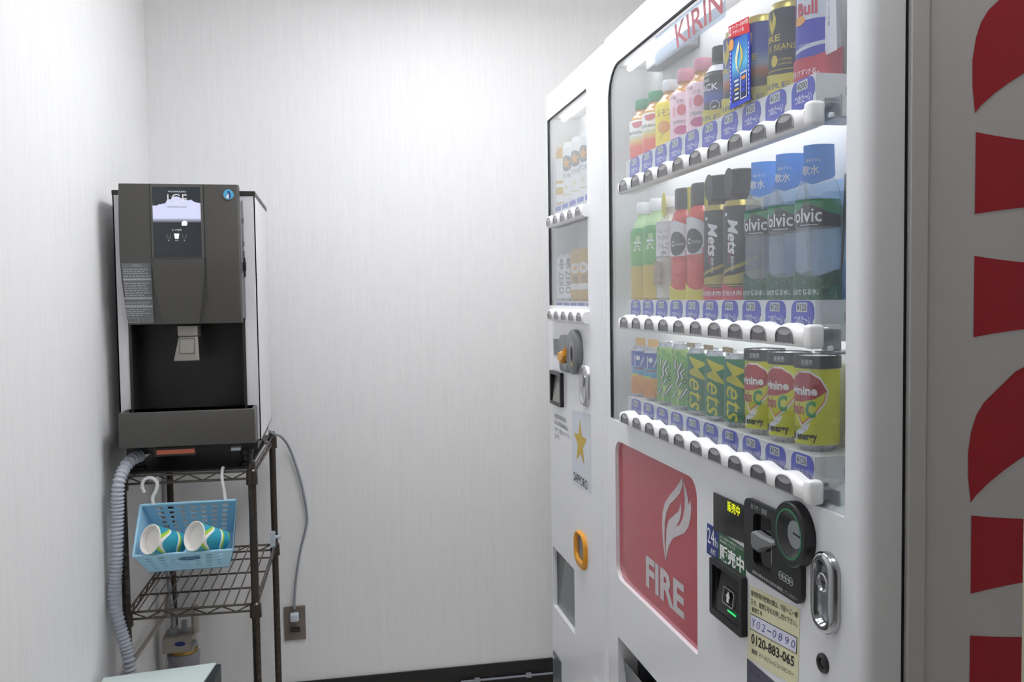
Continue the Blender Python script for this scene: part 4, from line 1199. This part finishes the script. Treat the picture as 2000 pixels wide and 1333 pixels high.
# ------------------------------------------------------------------ ice dispenser
IX0, IX1, IY0, IY1, IZ0, IZ1 = -.537, -.189, 2.4406, 2.87, 1.03, 1.672
ice = thing('ice_dispenser', 'brown and silver countertop ice dispenser standing on the rack', 'ice dispenser', (-.363, 2.65, .9635))
YT = IY0 - .0405                            # face of the raised front door
g = G()
rx0, rx1, rz0, rz1 = -.508, -.2225, 1.118, 1.3445
fr = lambda a, b, n: Vector((a, IY0 - n, b))
g.plate(quad(IX0, IX1, IZ0, IZ1), [quad(rx0, rx1, rz0, rz1)], -.002, 0, fr, back=False)
g.box(IX0, IX0 + .003, IY0, IY1, IZ0, IZ1); g.box(IX1 - .003, IX1, IY0, IY1, IZ0, IZ1)
g.box(IX0, IX1, IY1 - .003, IY1, IZ0, IZ1); g.box(IX0, IX1, IY0, IY1, IZ0, IZ0 + .003)
build('housing', g, 'ice_silver', ice, weld=False)
g = G().box(IX0 - .0015, IX1 + .0015, IY0 - .002, IY1 + .002, IZ1, IZ1 + .013); build('lid', g, 'ice_dark', ice, bevel=.0015)
g = G()
g.box(rx0, rx1, IY0 + .10, IY0 + .103, rz0, rz1); g.box(rx0 - .003, rx0, IY0 + .001, IY0 + .103, rz0, rz1); g.box(rx1, rx1 + .003, IY0 + .001, IY0 + .103, rz0, rz1)
g.box(rx0, rx1, IY0 + .001, IY0 + .103, rz1, rz1 + .003); g.box(rx0, rx1, IY0 + .001, IY0 + .103, rz0 - .003, rz0)
g.box(rx0 - .001, rx0 + .006, IY0 - .003, IY0 + .06, rz0, rz1 + .01); g.box(rx1 - .006, rx1 + .001, IY0 - .003, IY0 + .06, rz0, rz1 + .01)
build('ice_bay', g, 'ice_dark', ice, weld=False)
# curved front door
DX0, DX1, DZ0, DZ1 = -.514, -.2262, 1.3425, 1.6965
mid0, mid1, zsplit = -.4385, -.3125, 1.5075


def dface(z):                               # the face leans back towards its lower edge
    t = max(0, (1.53 - z) / (1.53 - DZ0)); return YT + .018 * t * t


g = G()
zs_ = [DZ0 + (DZ1 - DZ0) * k / 16 for k in range(17)]
rings = []
for z in zs_:
    y = dface(z); bk = IY0 - .0005
    e = .009 * max(0, (1.50 - z) / .16) ** 2 - .003 * math.sin(PI * min(1, max(0, (1.70 - z) / .30)))
    rings.append([(DX0 + e, bk, z), (DX0 + e, y + .006, z), (DX0 + e + .002, y + .002, z), (DX0 + e + .006, y, z), (DX1 - .006, y, z), (DX1 - .002, y + .002, z), (DX1, y + .006, z), (DX1, bk, z)])
g.loft(rings)
dr = build('front_door', g, 'ice_brown', ice, smooth=30)
df = lambda a, b, n: Vector((a, dface(b) - n, b))


def dplate(pts, n, name, m, parent=None, rows=8):
    """plate that follows the lean of the door: pts are left and right edges from top to bottom"""
    g = G(); L = []
    for (l, r, z) in pts: L.append([df(l, z, n), df(r, z, n), df(r, z, -.001), df(l, z, -.001)])
    g.loft(L); return build(name, g, m, parent or dr, smooth=30)


def interp(p0, p1, k, n): return tuple(p0[i] + (p1[i] - p0[i]) * k / n for i in range(3))


dplate([(mid0, mid1, 1.6950), (mid0, mid1, zsplit + .0015)], .0025, 'screen_frame', 'ice_trim')
sc_ = dplate([(-.4335, -.3185, 1.689), (-.4335, -.3185, 1.5125)], .0032, 'screen', 'ice_screen')
low = []
for k in range(11):
    t = k / 10; z = zsplit - (zsplit - DZ0 - .001) * t
    w = .0625 - .020 * max(0, t - .15) ** 1.3
    low.append((-.3755 - w + .002 * t, -.3755 + w - .002 * t, z))
dplate(low, .0130, 'lower_bulge', 'ice_brown')
for x0_, zlo_, zhi_ in ((mid0 - .0022, 1.346, 1.6955), (mid1 + .0006, 1.40, 1.6955)):
    dplate([interp((x0_, x0_ + .0016, zhi_), (x0_, x0_ + .0016, zlo_), k, 6) for k in range(7)], .0005, 'door_groove', 'ice_dark')
dplate([interp((-.5125, -.4425, 1.4975), (-.5035, -.4425, 1.346), k, 6) for k in range(7)], .0006, 'caution_sticker', 'caution_label')
g = G()
g.flat(words('ご使用方法', -.488, -.466, 1.489, 1.4945), df, .0010)
rows_ = [(1.483, .058), (1.478, .050), (1.473, .060), (1.466, .066), (1.448, .060), (1.442, .054), (1.436, .062), (1.430, .056), (1.424, .060), (1.418, .048), (1.399, .060), (1.393, .052), (1.382, .058), (1.377, .05), (1.372, .058), (1.367, .044)]
for z, w in rows_:
    x = -.508
    while x < -.508 + w - .004:
        l = random.uniform(.004, .012); g.flat(poly2(quad(x, min(x + l, -.508 + w), z - .0022, z)), df, .0010); x += l + .0022
for z in (1.4585, 1.4110, 1.3895): g.flat(poly2(quad(-.5105, -.4435, z - .0035, z + .001)), df, .0009)
g.flat(poly2(quad(-.503, -.478, 1.3480, 1.3600), [quad(-.502, -.479, 1.349, 1.359)]), df, .0010)
build('caution_print', g, 'caution_ink', dr, weld=False)
# lit screen
g = G()
sn = [(-.4335, 1.6080), (-.4335, 1.6420)]
pk = [(-.4335, 1.642), (-.426, 1.6415), (-.418, 1.6445), (-.408, 1.6465), (-.402, 1.649), (-.398, 1.6565), (-.390, 1.6575), (-.384, 1.6635), (-.376, 1.6655), (-.369, 1.6625), (-.358, 1.6575), (-.348, 1.6555), (-.340, 1.6565), (-.335, 1.652), (-.326, 1.6495), (-.3185, 1.6475)]
top = []
for k, p in enumerate(pk[:-1]):
    q = pk[k + 1]
    for j in range(4): top.append((p[0] + (q[0] - p[0]) * j / 4, p[1] + (q[1] - p[1]) * j / 4 + random.uniform(-.0007, .0007)))
top.append(pk[-1])
g.flat(poly2([(-.3185, 1.609), (-.4335, 1.609)] + top), df, .0036, 'ice_glow')
g.flat(poly2(quad(-.4335, -.3185, 1.599, 1.609)), df, .0036, 'glow_fade')
g.flat(words('HOSHIZAKI', -.3955, -.3525, 1.6752, 1.6790, .02), df, .0040, 'price_screen')
g.flat(words('I', -.3975, -.3945, 1.648, 1.670), df, .0040, 'white_print')
g.flat(poly2(ell(-.3755, 1.659, .0120, .0120, n=26, t0=.8, t1=2 * PI - .8) + ell(-.3755, 1.659, .0097, .0097, n=26, t0=.8, t1=2 * PI - .8)[::-1]), df, .0040, 'white_print')
g.flat(words('E', -.362, -.3505, 1.648, 1.670), df, .0040, 'white_print')
g.flat(words('DISPENSER', -.3975, -.3510, 1.6365, 1.6405), df, .0040, 'grey_plastic')
g.flat(poly2([(-.365, 1.592), (-.353, 1.592), (-.3515, 1.599), (-.354, 1.603), (-.360, 1.6035), (-.3645, 1.600)]), df, .0037, 'icon_glow')
g.flat(poly2([(-.384, 1.571), (-.382, 1.559), (-.374, 1.559), (-.372, 1.571), (-.376, 1.572), (-.378, 1.570), (-.380, 1.572)]), df, .0037, 'icon_glow')
g.flat(words('氷 水選択', -.389, -.3655, 1.5785, 1.5830), df, .0037, 'white_print')
for c in (-.3975, -.3595): g.flat(poly2([(c - .004, 1.560), (c + .004, 1.560), (c + .005, 1.571), (c + .004, 1.571), (c + .003, 1.561), (c - .003, 1.561), (c - .004, 1.571), (c - .005, 1.571)]), df, .0037, 'chute_grey')
for c, s_ in ((-.3975, '氷'), (-.378, '氷水'), (-.3595, '水')): g.flat(words(s_, c - .002 * len(s_), c + .002 * len(s_), 1.5525, 1.5565), df, .0037, 'white_print')
build('screen_print', g, None, dr, weld=False)
# blue badge with a white bird
g = G()
g.plate(ell(-.2495, 1.6713, .0130, n=28), [], 0, .0016, df, 'penguin_blue')
g.flat(poly2(ell(-.2495, 1.6713, .0150, n=30, t0=.2, t1=1.6) + ell(-.2495, 1.6713, .0128, n=30, t0=.2, t1=1.6)[::-1]), df, .0018, 'chrome')
g.flat(poly2(ell(-.2495, 1.6713, .0150, n=30, t0=3.2, t1=5.9) + ell(-.2495, 1.6713, .0125, n=30, t0=3.2, t1=5.9)[::-1]), df, .0018, 'chrome')
g.flat(poly2([(-.251, 1.680), (-.247, 1.6795), (-.2455, 1.675), (-.2445, 1.667), (-.246, 1.661), (-.249, 1.662), (-.249, 1.672), (-.2525, 1.678)]), df, .0019, 'sign_blue')
g.flat(poly2([(-.249, 1.6765), (-.2485, 1.667), (-.250, 1.661), (-.256, 1.664), (-.2545, 1.667), (-.251, 1.671)]), df, .0019, 'white_print')
build('badge', g, None, dr, weld=False)
# catch and grille marks on the right flank
g = G()
for z, h in ((1.615, .012), (1.53, .02), (1.555, .012)): g.box(-.2215, -.217, IY0 - .0035, IY0, z - h, z)
build('side_catch', g, 'metal_grey', ice, bevel=.0006)
g = G().box(-.223, -.215, IY0 - .004, IY0, 1.478, 1.500).box(-.2205, -.2165, IY0 - .0035, IY0, 1.462, 1.512); build('door_latch', g, 'black_plastic', ice, weld=False)
g = G().box(-.2225, -.2185, IY0 - .0022, IY0, 1.35, 1.66); build('door_gap', g, 'grey_plastic', ice)
# chute with paddle
CY = IY0 - .012
g = G().loft([[(-.3875, CY - .010, 1.338), (-.3385, CY - .010, 1.338), (-.3385, IY0 + .06, 1.338), (-.3875, IY0 + .06, 1.338)], [(-.3865, CY - .012, 1.311), (-.3390, CY - .012, 1.311), (-.3390, IY0 + .05, 1.305), (-.3865, IY0 + .05, 1.305)]])
ch = build('chute', g, 'chute_grey', ice, bevel=.002)
g = G().loft([[(-.3850, CY - .010, 1.3095), (-.3385, CY - .010, 1.3095), (-.3385, CY + .002, 1.3095), (-.3850, CY + .002, 1.3095)], [(-.3975, CY - .022, 1.2475), (-.3345, CY - .022, 1.2475), (-.3345, CY - .010, 1.2475), (-.3975, CY - .010, 1.2475)]])
pd = build('paddle', g, 'chute_grey', ice, bevel=.003, segs=3, smooth=40)
pf = lambda a, b, n: Vector((a, CY - .0226 + .012 * (b - 1.2475) / .062 - n + .0004, b))
g = G().plate(rrect(-.383, -.3445, 1.2665, 1.306, .003), [rrect(-.3815, -.346, 1.268, 1.3045, .003)], 0, .0012, pf); build('paddle_rim', g, 'ice_trim', pd)
# drip tray
TX0, TX1, TYF = -.5245, -.1975, 2.362
g = G()
o_ = quad(TX0, TX1, TYF, IY0 + .0)
fz = lambda a, b, n: Vector((a, b, n))
ins = lambda d: quad(TX0 + d, TX1 - d, TYF + d, IY0 - .001)
zlo, zhi = 1.0340, 1.1245
lean = lambda z: .004 * (1.1245 - z) / .09
g.loft([[(TX0 - .001, TYF - .002, zlo + .002), (TX1 + .001, TYF - .002, zlo + .002), (TX1 + .001, IY0 - .001, zlo), (TX0 - .001, IY0 - .001, zlo)],
        [(TX0, TYF, zhi), (TX1, TYF, zhi), (TX1, IY0 - .001, zhi), (TX0, IY0 - .001, zhi)],
        [(TX0 + .008, TYF + .008, zhi), (TX1 - .008, TYF + .008, zhi), (TX1 - .008, IY0 - .001, zhi), (TX0 + .008, IY0 - .001, zhi)],
        [(TX0 + .010, TYF + .010, zhi - .014), (TX1 - .010, TYF + .010, zhi - .014), (TX1 - .010, IY0 - .001, zhi - .014), (TX0 + .010, IY0 - .001, zhi - .014)]])
tr = build('drip_tray', g, 'ice_brown', ice, bevel=.0025, segs=3, smooth=40)
me = None
for k in range(5):
    y = TYF + .016 + .012 * k
    if me is None:
        o = build('grate_bar', G().box(TX0 + .014, TX1 - .014, y, y + .006, zhi - .0135, zhi - .008), 'ice_dark', tr); me = o.data
    else:
        o = bpy.data.objects.new('grate_bar', me); COL.objects.link(o); o.parent = tr; o.location = (0, .012 * k, 0)
# underside, legs and label
g = G().box(-.445, -.345, TYF + .01, TYF + .045, 1.0095, 1.0340); ub = build('drain_block', g, 'ice_dark', ice, bevel=.003)
g = G().box(-.4385, -.3475, TYF + .0085, TYF + .0098, 1.0155, 1.0265); build('orange_sticker', g, 'orange_label', ub)
g = G().box(IX0 + .01, IX1 - .01, IY0 + .01, IY1 - .01, 1.005, 1.0298); build('base_pan', g, 'ice_dark', ice)
for x, y in ((-.500, 2.46), (-.228, 2.46), (-.500, 2.82), (-.228, 2.82)):
    P = [(0, .9636), (.021, .9636), (.021, .972), (.014, .976), (.014, .990), (.017, .993), (.017, 1.006), (0, 1.006)]
    build('leg', G().lathe(P, Matrix.Translation((x, y, 0)), 16), 'black_plastic', ice, smooth=40)
g = G().tube([(-.262, 2.405, 1.018), (-.238, 2.405, 1.018)], .008, 12); build('drain_spigot', g, 'steel', ice, smooth=40)

# ------------------------------------------------------------------ basket with paper cups
bk = thing('plastic_basket', 'light blue plastic basket hooked on the front rail of the rack', 'basket', (-.368, 2.33, .75))
TH = math.radians(44)
BC = Vector((-.3685, 2.392, .8845))


def BF(u, v, w):                             # u across, v towards the viewer, w up
    return BC + Vector((u, -v * math.cos(TH) - w * math.sin(TH), -v * math.sin(TH) + w * math.cos(TH)))


BD, BH = .146, .100


def corner(sx, sv, w):                       # tapering walls
    k = -w / BH; hw = .1165 - .019 * k
    v = .013 * k if sv == 0 else BD - .012 * k
    return BF(sx * hw, v, w * (1.28 if sv == 0 else 1))


def lattice(name, c00, c10, c11, c01, us, vs, m='basket_blue', thick=.0022):
    """wall panel: us and vs are cut positions 0..1; every odd cell in both directions is an opening"""
    g = G()
    P = lambda u, v: (c00 * (1 - u) + c10 * u) * (1 - v) + (c01 * (1 - u) + c11 * u) * v
    nrm = (c10 - c00).cross(c01 - c00).normalized() * thick
    for lay in (0, 1):
        for i in range(len(us) - 1):
            for j in range(len(vs) - 1):
                if i % 2 == 1 and j % 2 == 1: continue
                q = [P(us[i], vs[j]), P(us[i + 1], vs[j]), P(us[i + 1], vs[j + 1]), P(us[i], vs[j + 1])]
                g.add([p + nrm * lay for p in q], [(0, 1, 2, 3)])
    for i in range(1, len(us) - 1, 2):
        for j in range(1, len(vs) - 1, 2):
            q = [P(us[i], vs[j]), P(us[i + 1], vs[j]), P(us[i + 1], vs[j + 1]), P(us[i], vs[j + 1])]
            g.add(q + [p + nrm for p in q], [(k, (k + 1) % 4, 4 + (k + 1) % 4, 4 + k) for k in range(4)])
    return build(name, g, m, bk)


def cuts(n, m0, m1, duty=.52):
    out = [0]; p = (1 - m0 - m1) / n
    for k in range(n): out += [m0 + p * k + p * (1 - duty) / 2, m0 + p * k + p * (1 + duty) / 2]
    return out + [1]


lattice('back_wall', corner(-1, 0, 0), corner(1, 0, 0), corner(1, 0, -BH), corner(-1, 0, -BH), cuts(7, .12, .06), cuts(6, .06, .06, .6))
lattice('front_wall', corner(-1, 1, 0), corner(1, 1, 0), corner(1, 1, -BH), corner(-1, 1, -BH), cuts(7, .06, .06, .5), cuts(5, .14, .10, .34))
lattice('side_wall', corner(-1, 0, 0), corner(-1, 1, 0), corner(-1, 1, -BH), corner(-1, 0, -BH), [0, 1], [0, 1])
lattice('side_wall', corner(1, 0, 0), corner(1, 1, 0), corner(1, 1, -BH), corner(1, 0, -BH), [0, 1], [0, 1])
lattice('bottom', corner(-1, 0, -BH), corner(1, 0, -BH), corner(1, 1, -BH), corner(-1, 1, -BH), cuts(7, .06, .06), cuts(4, .08, .08))
L = [corner(-1, 0, 0), corner(1, 0, 0), corner(1, 1, 0), corner(-1, 1, 0)]
build('rim', G().tube(L + [L[0], L[0] + (L[1] - L[0]) * .05], .0040, 8), 'basket_blue', bk, smooth=60)
g = G(); ef = lambda a, b, n: corner(-1, 1, -.0) * 0 + BF(a, BD + .0012 - .0115 * (-b / BH) + n, b)
g.plate(ell(.010, -.030, .026, .0080, n=30), [ell(.010, -.030, .0235, .0062, n=30)], 0, .0015, ef)
for k in range(6): g.plate(rrect(-.008 + .006 * k, -.0045 + .006 * k, -.0335, -.0265, .0008), [], 0, .0015, ef)
build('oval_emblem', g, 'basket_mark', bk)


def smooth_path(P, n=6):
    P = [Vector(p) for p in P]; out = []
    for i in range(len(P) - 1):
        p0, p1, p2, p3 = P[max(i - 1, 0)], P[i], P[i + 1], P[min(i + 2, len(P) - 1)]
        for k in range(n):
            t = k / n
            out.append(.5 * ((2 * p1) + (p2 - p0) * t + (2 * p0 - 5 * p1 + 4 * p2 - p3) * t * t + (3 * p1 - p0 - 3 * p2 + p3) * t ** 3))
    return out + [P[-1]]


hk = [(-.4545, 2.392, .886), (-.4555, 2.392, .903), (-.4475, 2.393, .920), (-.4435, 2.393, .938), (-.452, 2.394, .951), (-.466, 2.394, .9535), (-.4765, 2.394, .946), (-.4805, 2.394, .932), (-.4755, 2.394, .917)]
build('hook', G().tube(smooth_path(hk), .0046, 10), 'plastic_white', bk, smooth=60, label='white hook open to the left')
hk = [(-.2790, 2.390, .886), (-.2805, 2.391, .905), (-.2835, 2.392, .925), (-.2860, 2.394, .945), (-.2855, 2.402, .962), (-.285, 2.414, .967), (-.2850, 2.425, .960), (-.2855, 2.427, .948)]
build('hook', G().tube(smooth_path(hk), .0040, 10), 'plastic_white', bk, smooth=60, label='white hook hung over the rail')


def cup(pos, axis, label):
    t = thing('paper_cup', label, 'cup', pos, 'paper cups in the basket')
    z = Vector(axis).normalized(); x = z.orthogonal().normalized(); y = z.cross(x)
    mm = Matrix((x, y, z)).transposed().to_4x4(); mm.translation = Vector(pos)
    b = build('cup_wall', G().lathe([(.0350, .001), (.0255, .090), (.0245, .090), (.0245, .086), (0, .086)], mm, 36), 'cup_pattern', t, smooth=40)
    build('cup_inside', G().lathe([(.0340, .001), (.0325, .016), (0, .016)], mm, 36), 'cup_white', t, smooth=40)
    ring = [mm @ Vector((.0353 * math.cos(2 * PI * k / 36), .0353 * math.sin(2 * PI * k / 36), .0005)) for k in range(37)]
    build('rim', G().tube(ring, .0016, 8), 'cup_white', t, smooth=60)
    return t


cup((-.4440, 2.282, .8240), (.68, .69, -.36), 'paper cup lying at the left in the blue basket')
cup((-.3420, 2.282, .8250), (.68, .69, -.36), 'paper cup lying at the right in the blue basket')

# ------------------------------------------------------------------ hose, cord, outlet, water filter
P = [(-.500, 2.385, .985), (-.515, 2.37, .975), (-.5285, 2.36, .945), (-.5345, 2.36, .8585), (-.5396, 2.36, .7542), (-.5480, 2.36, .6615), (-.5406, 2.36, .6035), (-.5248, 2.36, .5355), (-.5163, 2.36, .473), (-.509, 2.36, .4275), (-.498, 2.365, .34), (-.492, 2.38, .2), (-.49, 2.40, .02)]
P = [(-.490, 2.440, 1.004), (-.503, 2.415, 1.001), (-.5165, 2.385, .986)] + P[2:]
path = smooth_path(P, 10)
# ribbed hose
fine = []; L = 0
for i in range(len(path) - 1):
    n = max(1, int((path[i + 1] - path[i]).length / .0022))
    for k in range(n): fine.append(path[i].lerp(path[i + 1], k / n))
rad = [.0162 if (k // 2) % 2 else .0128 for k in range(len(fine))]
o = build('drain_hose', G().tube(fine, rad, 12), 'hose_grey', None, smooth=60)
tag(o, 'grey corrugated drain hose running down beside the left wall', 'hose')

t = thing('power_cord', 'grey power cord drooping from the ice dispenser to the wall outlet', 'cord', (-.146, 3.09, .33))
P = [(-.1985, 2.885, .990), (-.187, 2.93, .974), (-.170, 3.02, .950), (-.149, 3.078, .905), (-.1255, 3.085, .832), (-.1073, 3.085, .7527), (-.0959, 3.085, .6645), (-.1021, 3.085, .6209), (-.1207, 3.082, .5519), (-.1345, 3.078, .4737), (-.143, 3.074, .4038), (-.1455, 3.072, .355)]
build('cable', G().tube(smooth_path(P), .0042, 8), 'cord_grey', t, smooth=60)
g = G().box(-.161, -.131, 3.062, 3.0895, .312, .340); build('plug', g, 'plug_clear', t, bevel=.006, segs=3, smooth=50)
t = thing('wall_outlet', 'brown wall outlet plate low on the back wall', 'outlet', (-.145, 3.095, .297))
g = G().plate(rrect(-.1815, -.1105, .2405, .3560, .002), [], 0, .006, lambda a, b, n: Vector((a, 3.0995 - n, b))); build('plate', g, 'outlet_brown', t, bevel=.001)
g = G().box(-.161, -.129, 3.0895, 3.0934, .268, .284); build('socket', g, 'outlet_dark', t, bevel=.001)
g = G().box(-.161, -.129, 3.0898, 3.0934, .316, .332); build('socket', g, 'outlet_dark', t, bevel=.001)

t = thing('water_filter', 'grey water filter with blue oval badge in the corner behind the rack', 'water filter', (-.49, 3.0, 0))
FX, FY = -.4910, 2.965
build('canister', G().lathe([(0, .005), (.042, .005), (.047, .015), (.047, .262), (.050, .266), (.050, .280), (.046, .284), (0, .284)], Matrix.Translation((FX + .004, FY, 0)), 30), 'filter_grey', t, smooth=40)
g = G().box(FX - .052, FX + .040, FY - .050, FY + .045, .2975, .345); hd = build('filter_head', g, 'filter_beige', t, bevel=.004)
build('head_ring', G().lathe([(.040, .284), (.044, .285), (.044, .297), (.040, .2975)], Matrix.Translation((FX + .004, FY, 0)), 30), 'brass', t, smooth=40)
g = G().plate(ell(FX + .002, .326, .016, .0075, n=24), [], 0, .001, lambda a, b, n: Vector((a, FY - .050 - n, b))); build('badge', g, 'sign_blue', hd)
g = G().lathe([(0, 0), (.010, 0), (.010, .012), (.006, .014), (0, .014)], Matrix.Translation((FX + .045, FY - .045, .325)) @ Matrix.Rotation(PI / 2, 4, 'X'), 14); build('knob', g, 'metal_grey', t, smooth=40)
g = G().box(FX - .032, FX - .010, FY - .03, FY - .005, .3455, .372).tube([(FX - .02, FY - .02, .365), (FX - .02, FY - .02, .41)], .008, 10).box(FX + .002, FX + .018, FY - .02, FY, .3455, .385)
build('valve', g, 'metal_grey', t, smooth=40, weld=False)
g = G().tube([(FX - .018, FY - .02, .418), (FX + .045, FY - .02, .418)], .012, 12).tube([(FX + .045, FY - .02, .434), (FX + .045, FY - .02, .35)], .012, 12)
build('elbow_pipe', g, 'filter_beige', t, smooth=40, weld=False)
o = build('braided_tube', G().tube(smooth_path([(FX - .022, FY - .02, .405), (FX - .028, FY - .02, .48), (FX - .038, FY - .01, .6), (FX - .038, FY - .01, .80), (FX - .030, FY - .03, .948)]), .007, 10), 'metal_grey', t, smooth=60)
o = build('water_pipe', G().tube(smooth_path([(-.5575, 2.46, .418), (-.5540, 2.60, .415), (-.5470, 2.78, .410), (-.5405, 2.95, .406), (-.535, 2.975, .42), (-.532, 2.98, .47)]), .0065, 10), 'filter_beige', None, smooth=60)
tag(o, 'thin beige pipe running along the left wall to the water filter', 'pipe')

cb = thing('floor_cable', 'thin grey cable clipped along the black baseboard', 'cable', (.7, 3.08, .03))
build('cable', G().tube([(.42, 3.086, .0405), (.66, 3.086, .0395), (1.2, 3.086, .0385)], .0042, 8), 'cord_grey', cb, smooth=60)
for x in (.478, .665): build('cable_clip', G().box(x - .010, x + .010, 3.079, 3.0915, .033, .049), 'grey_plastic', cb, bevel=.002)

# ------------------------------------------------------------------ waste bin at the lower left
bn = thing('waste_bin', 'flat topped pale green and dark grey bin at lower left', 'bin', (-.42, 2.0, 0))
g = G()
zb_ = .50
g.loft([[(-.548, 1.83, zb_), (-.366, 1.83, zb_), (-.3000, 2.2860, zb_), (-.5545, 2.2545, zb_)], [(-.546, 1.83, zb_ + .004), (-.368, 1.83, zb_ + .004), (-.3015, 2.2845, zb_ + .004), (-.553, 2.253, zb_ + .004)]])
build('lid', g, 'bin_top', bn)
g = G().loft([[(-.545, 1.83, 0), (-.296, 1.83, 0), (-.293, 2.280, 0), (-.549, 2.248, 0)], [(-.550, 1.825, zb_ - .0005), (-.291, 1.825, zb_ - .0005), (-.2885, 2.288, zb_ - .0005), (-.556, 2.256, zb_ - .0005)]])
build('bin_body', g, 'bin_dark', bn, bevel=.003)
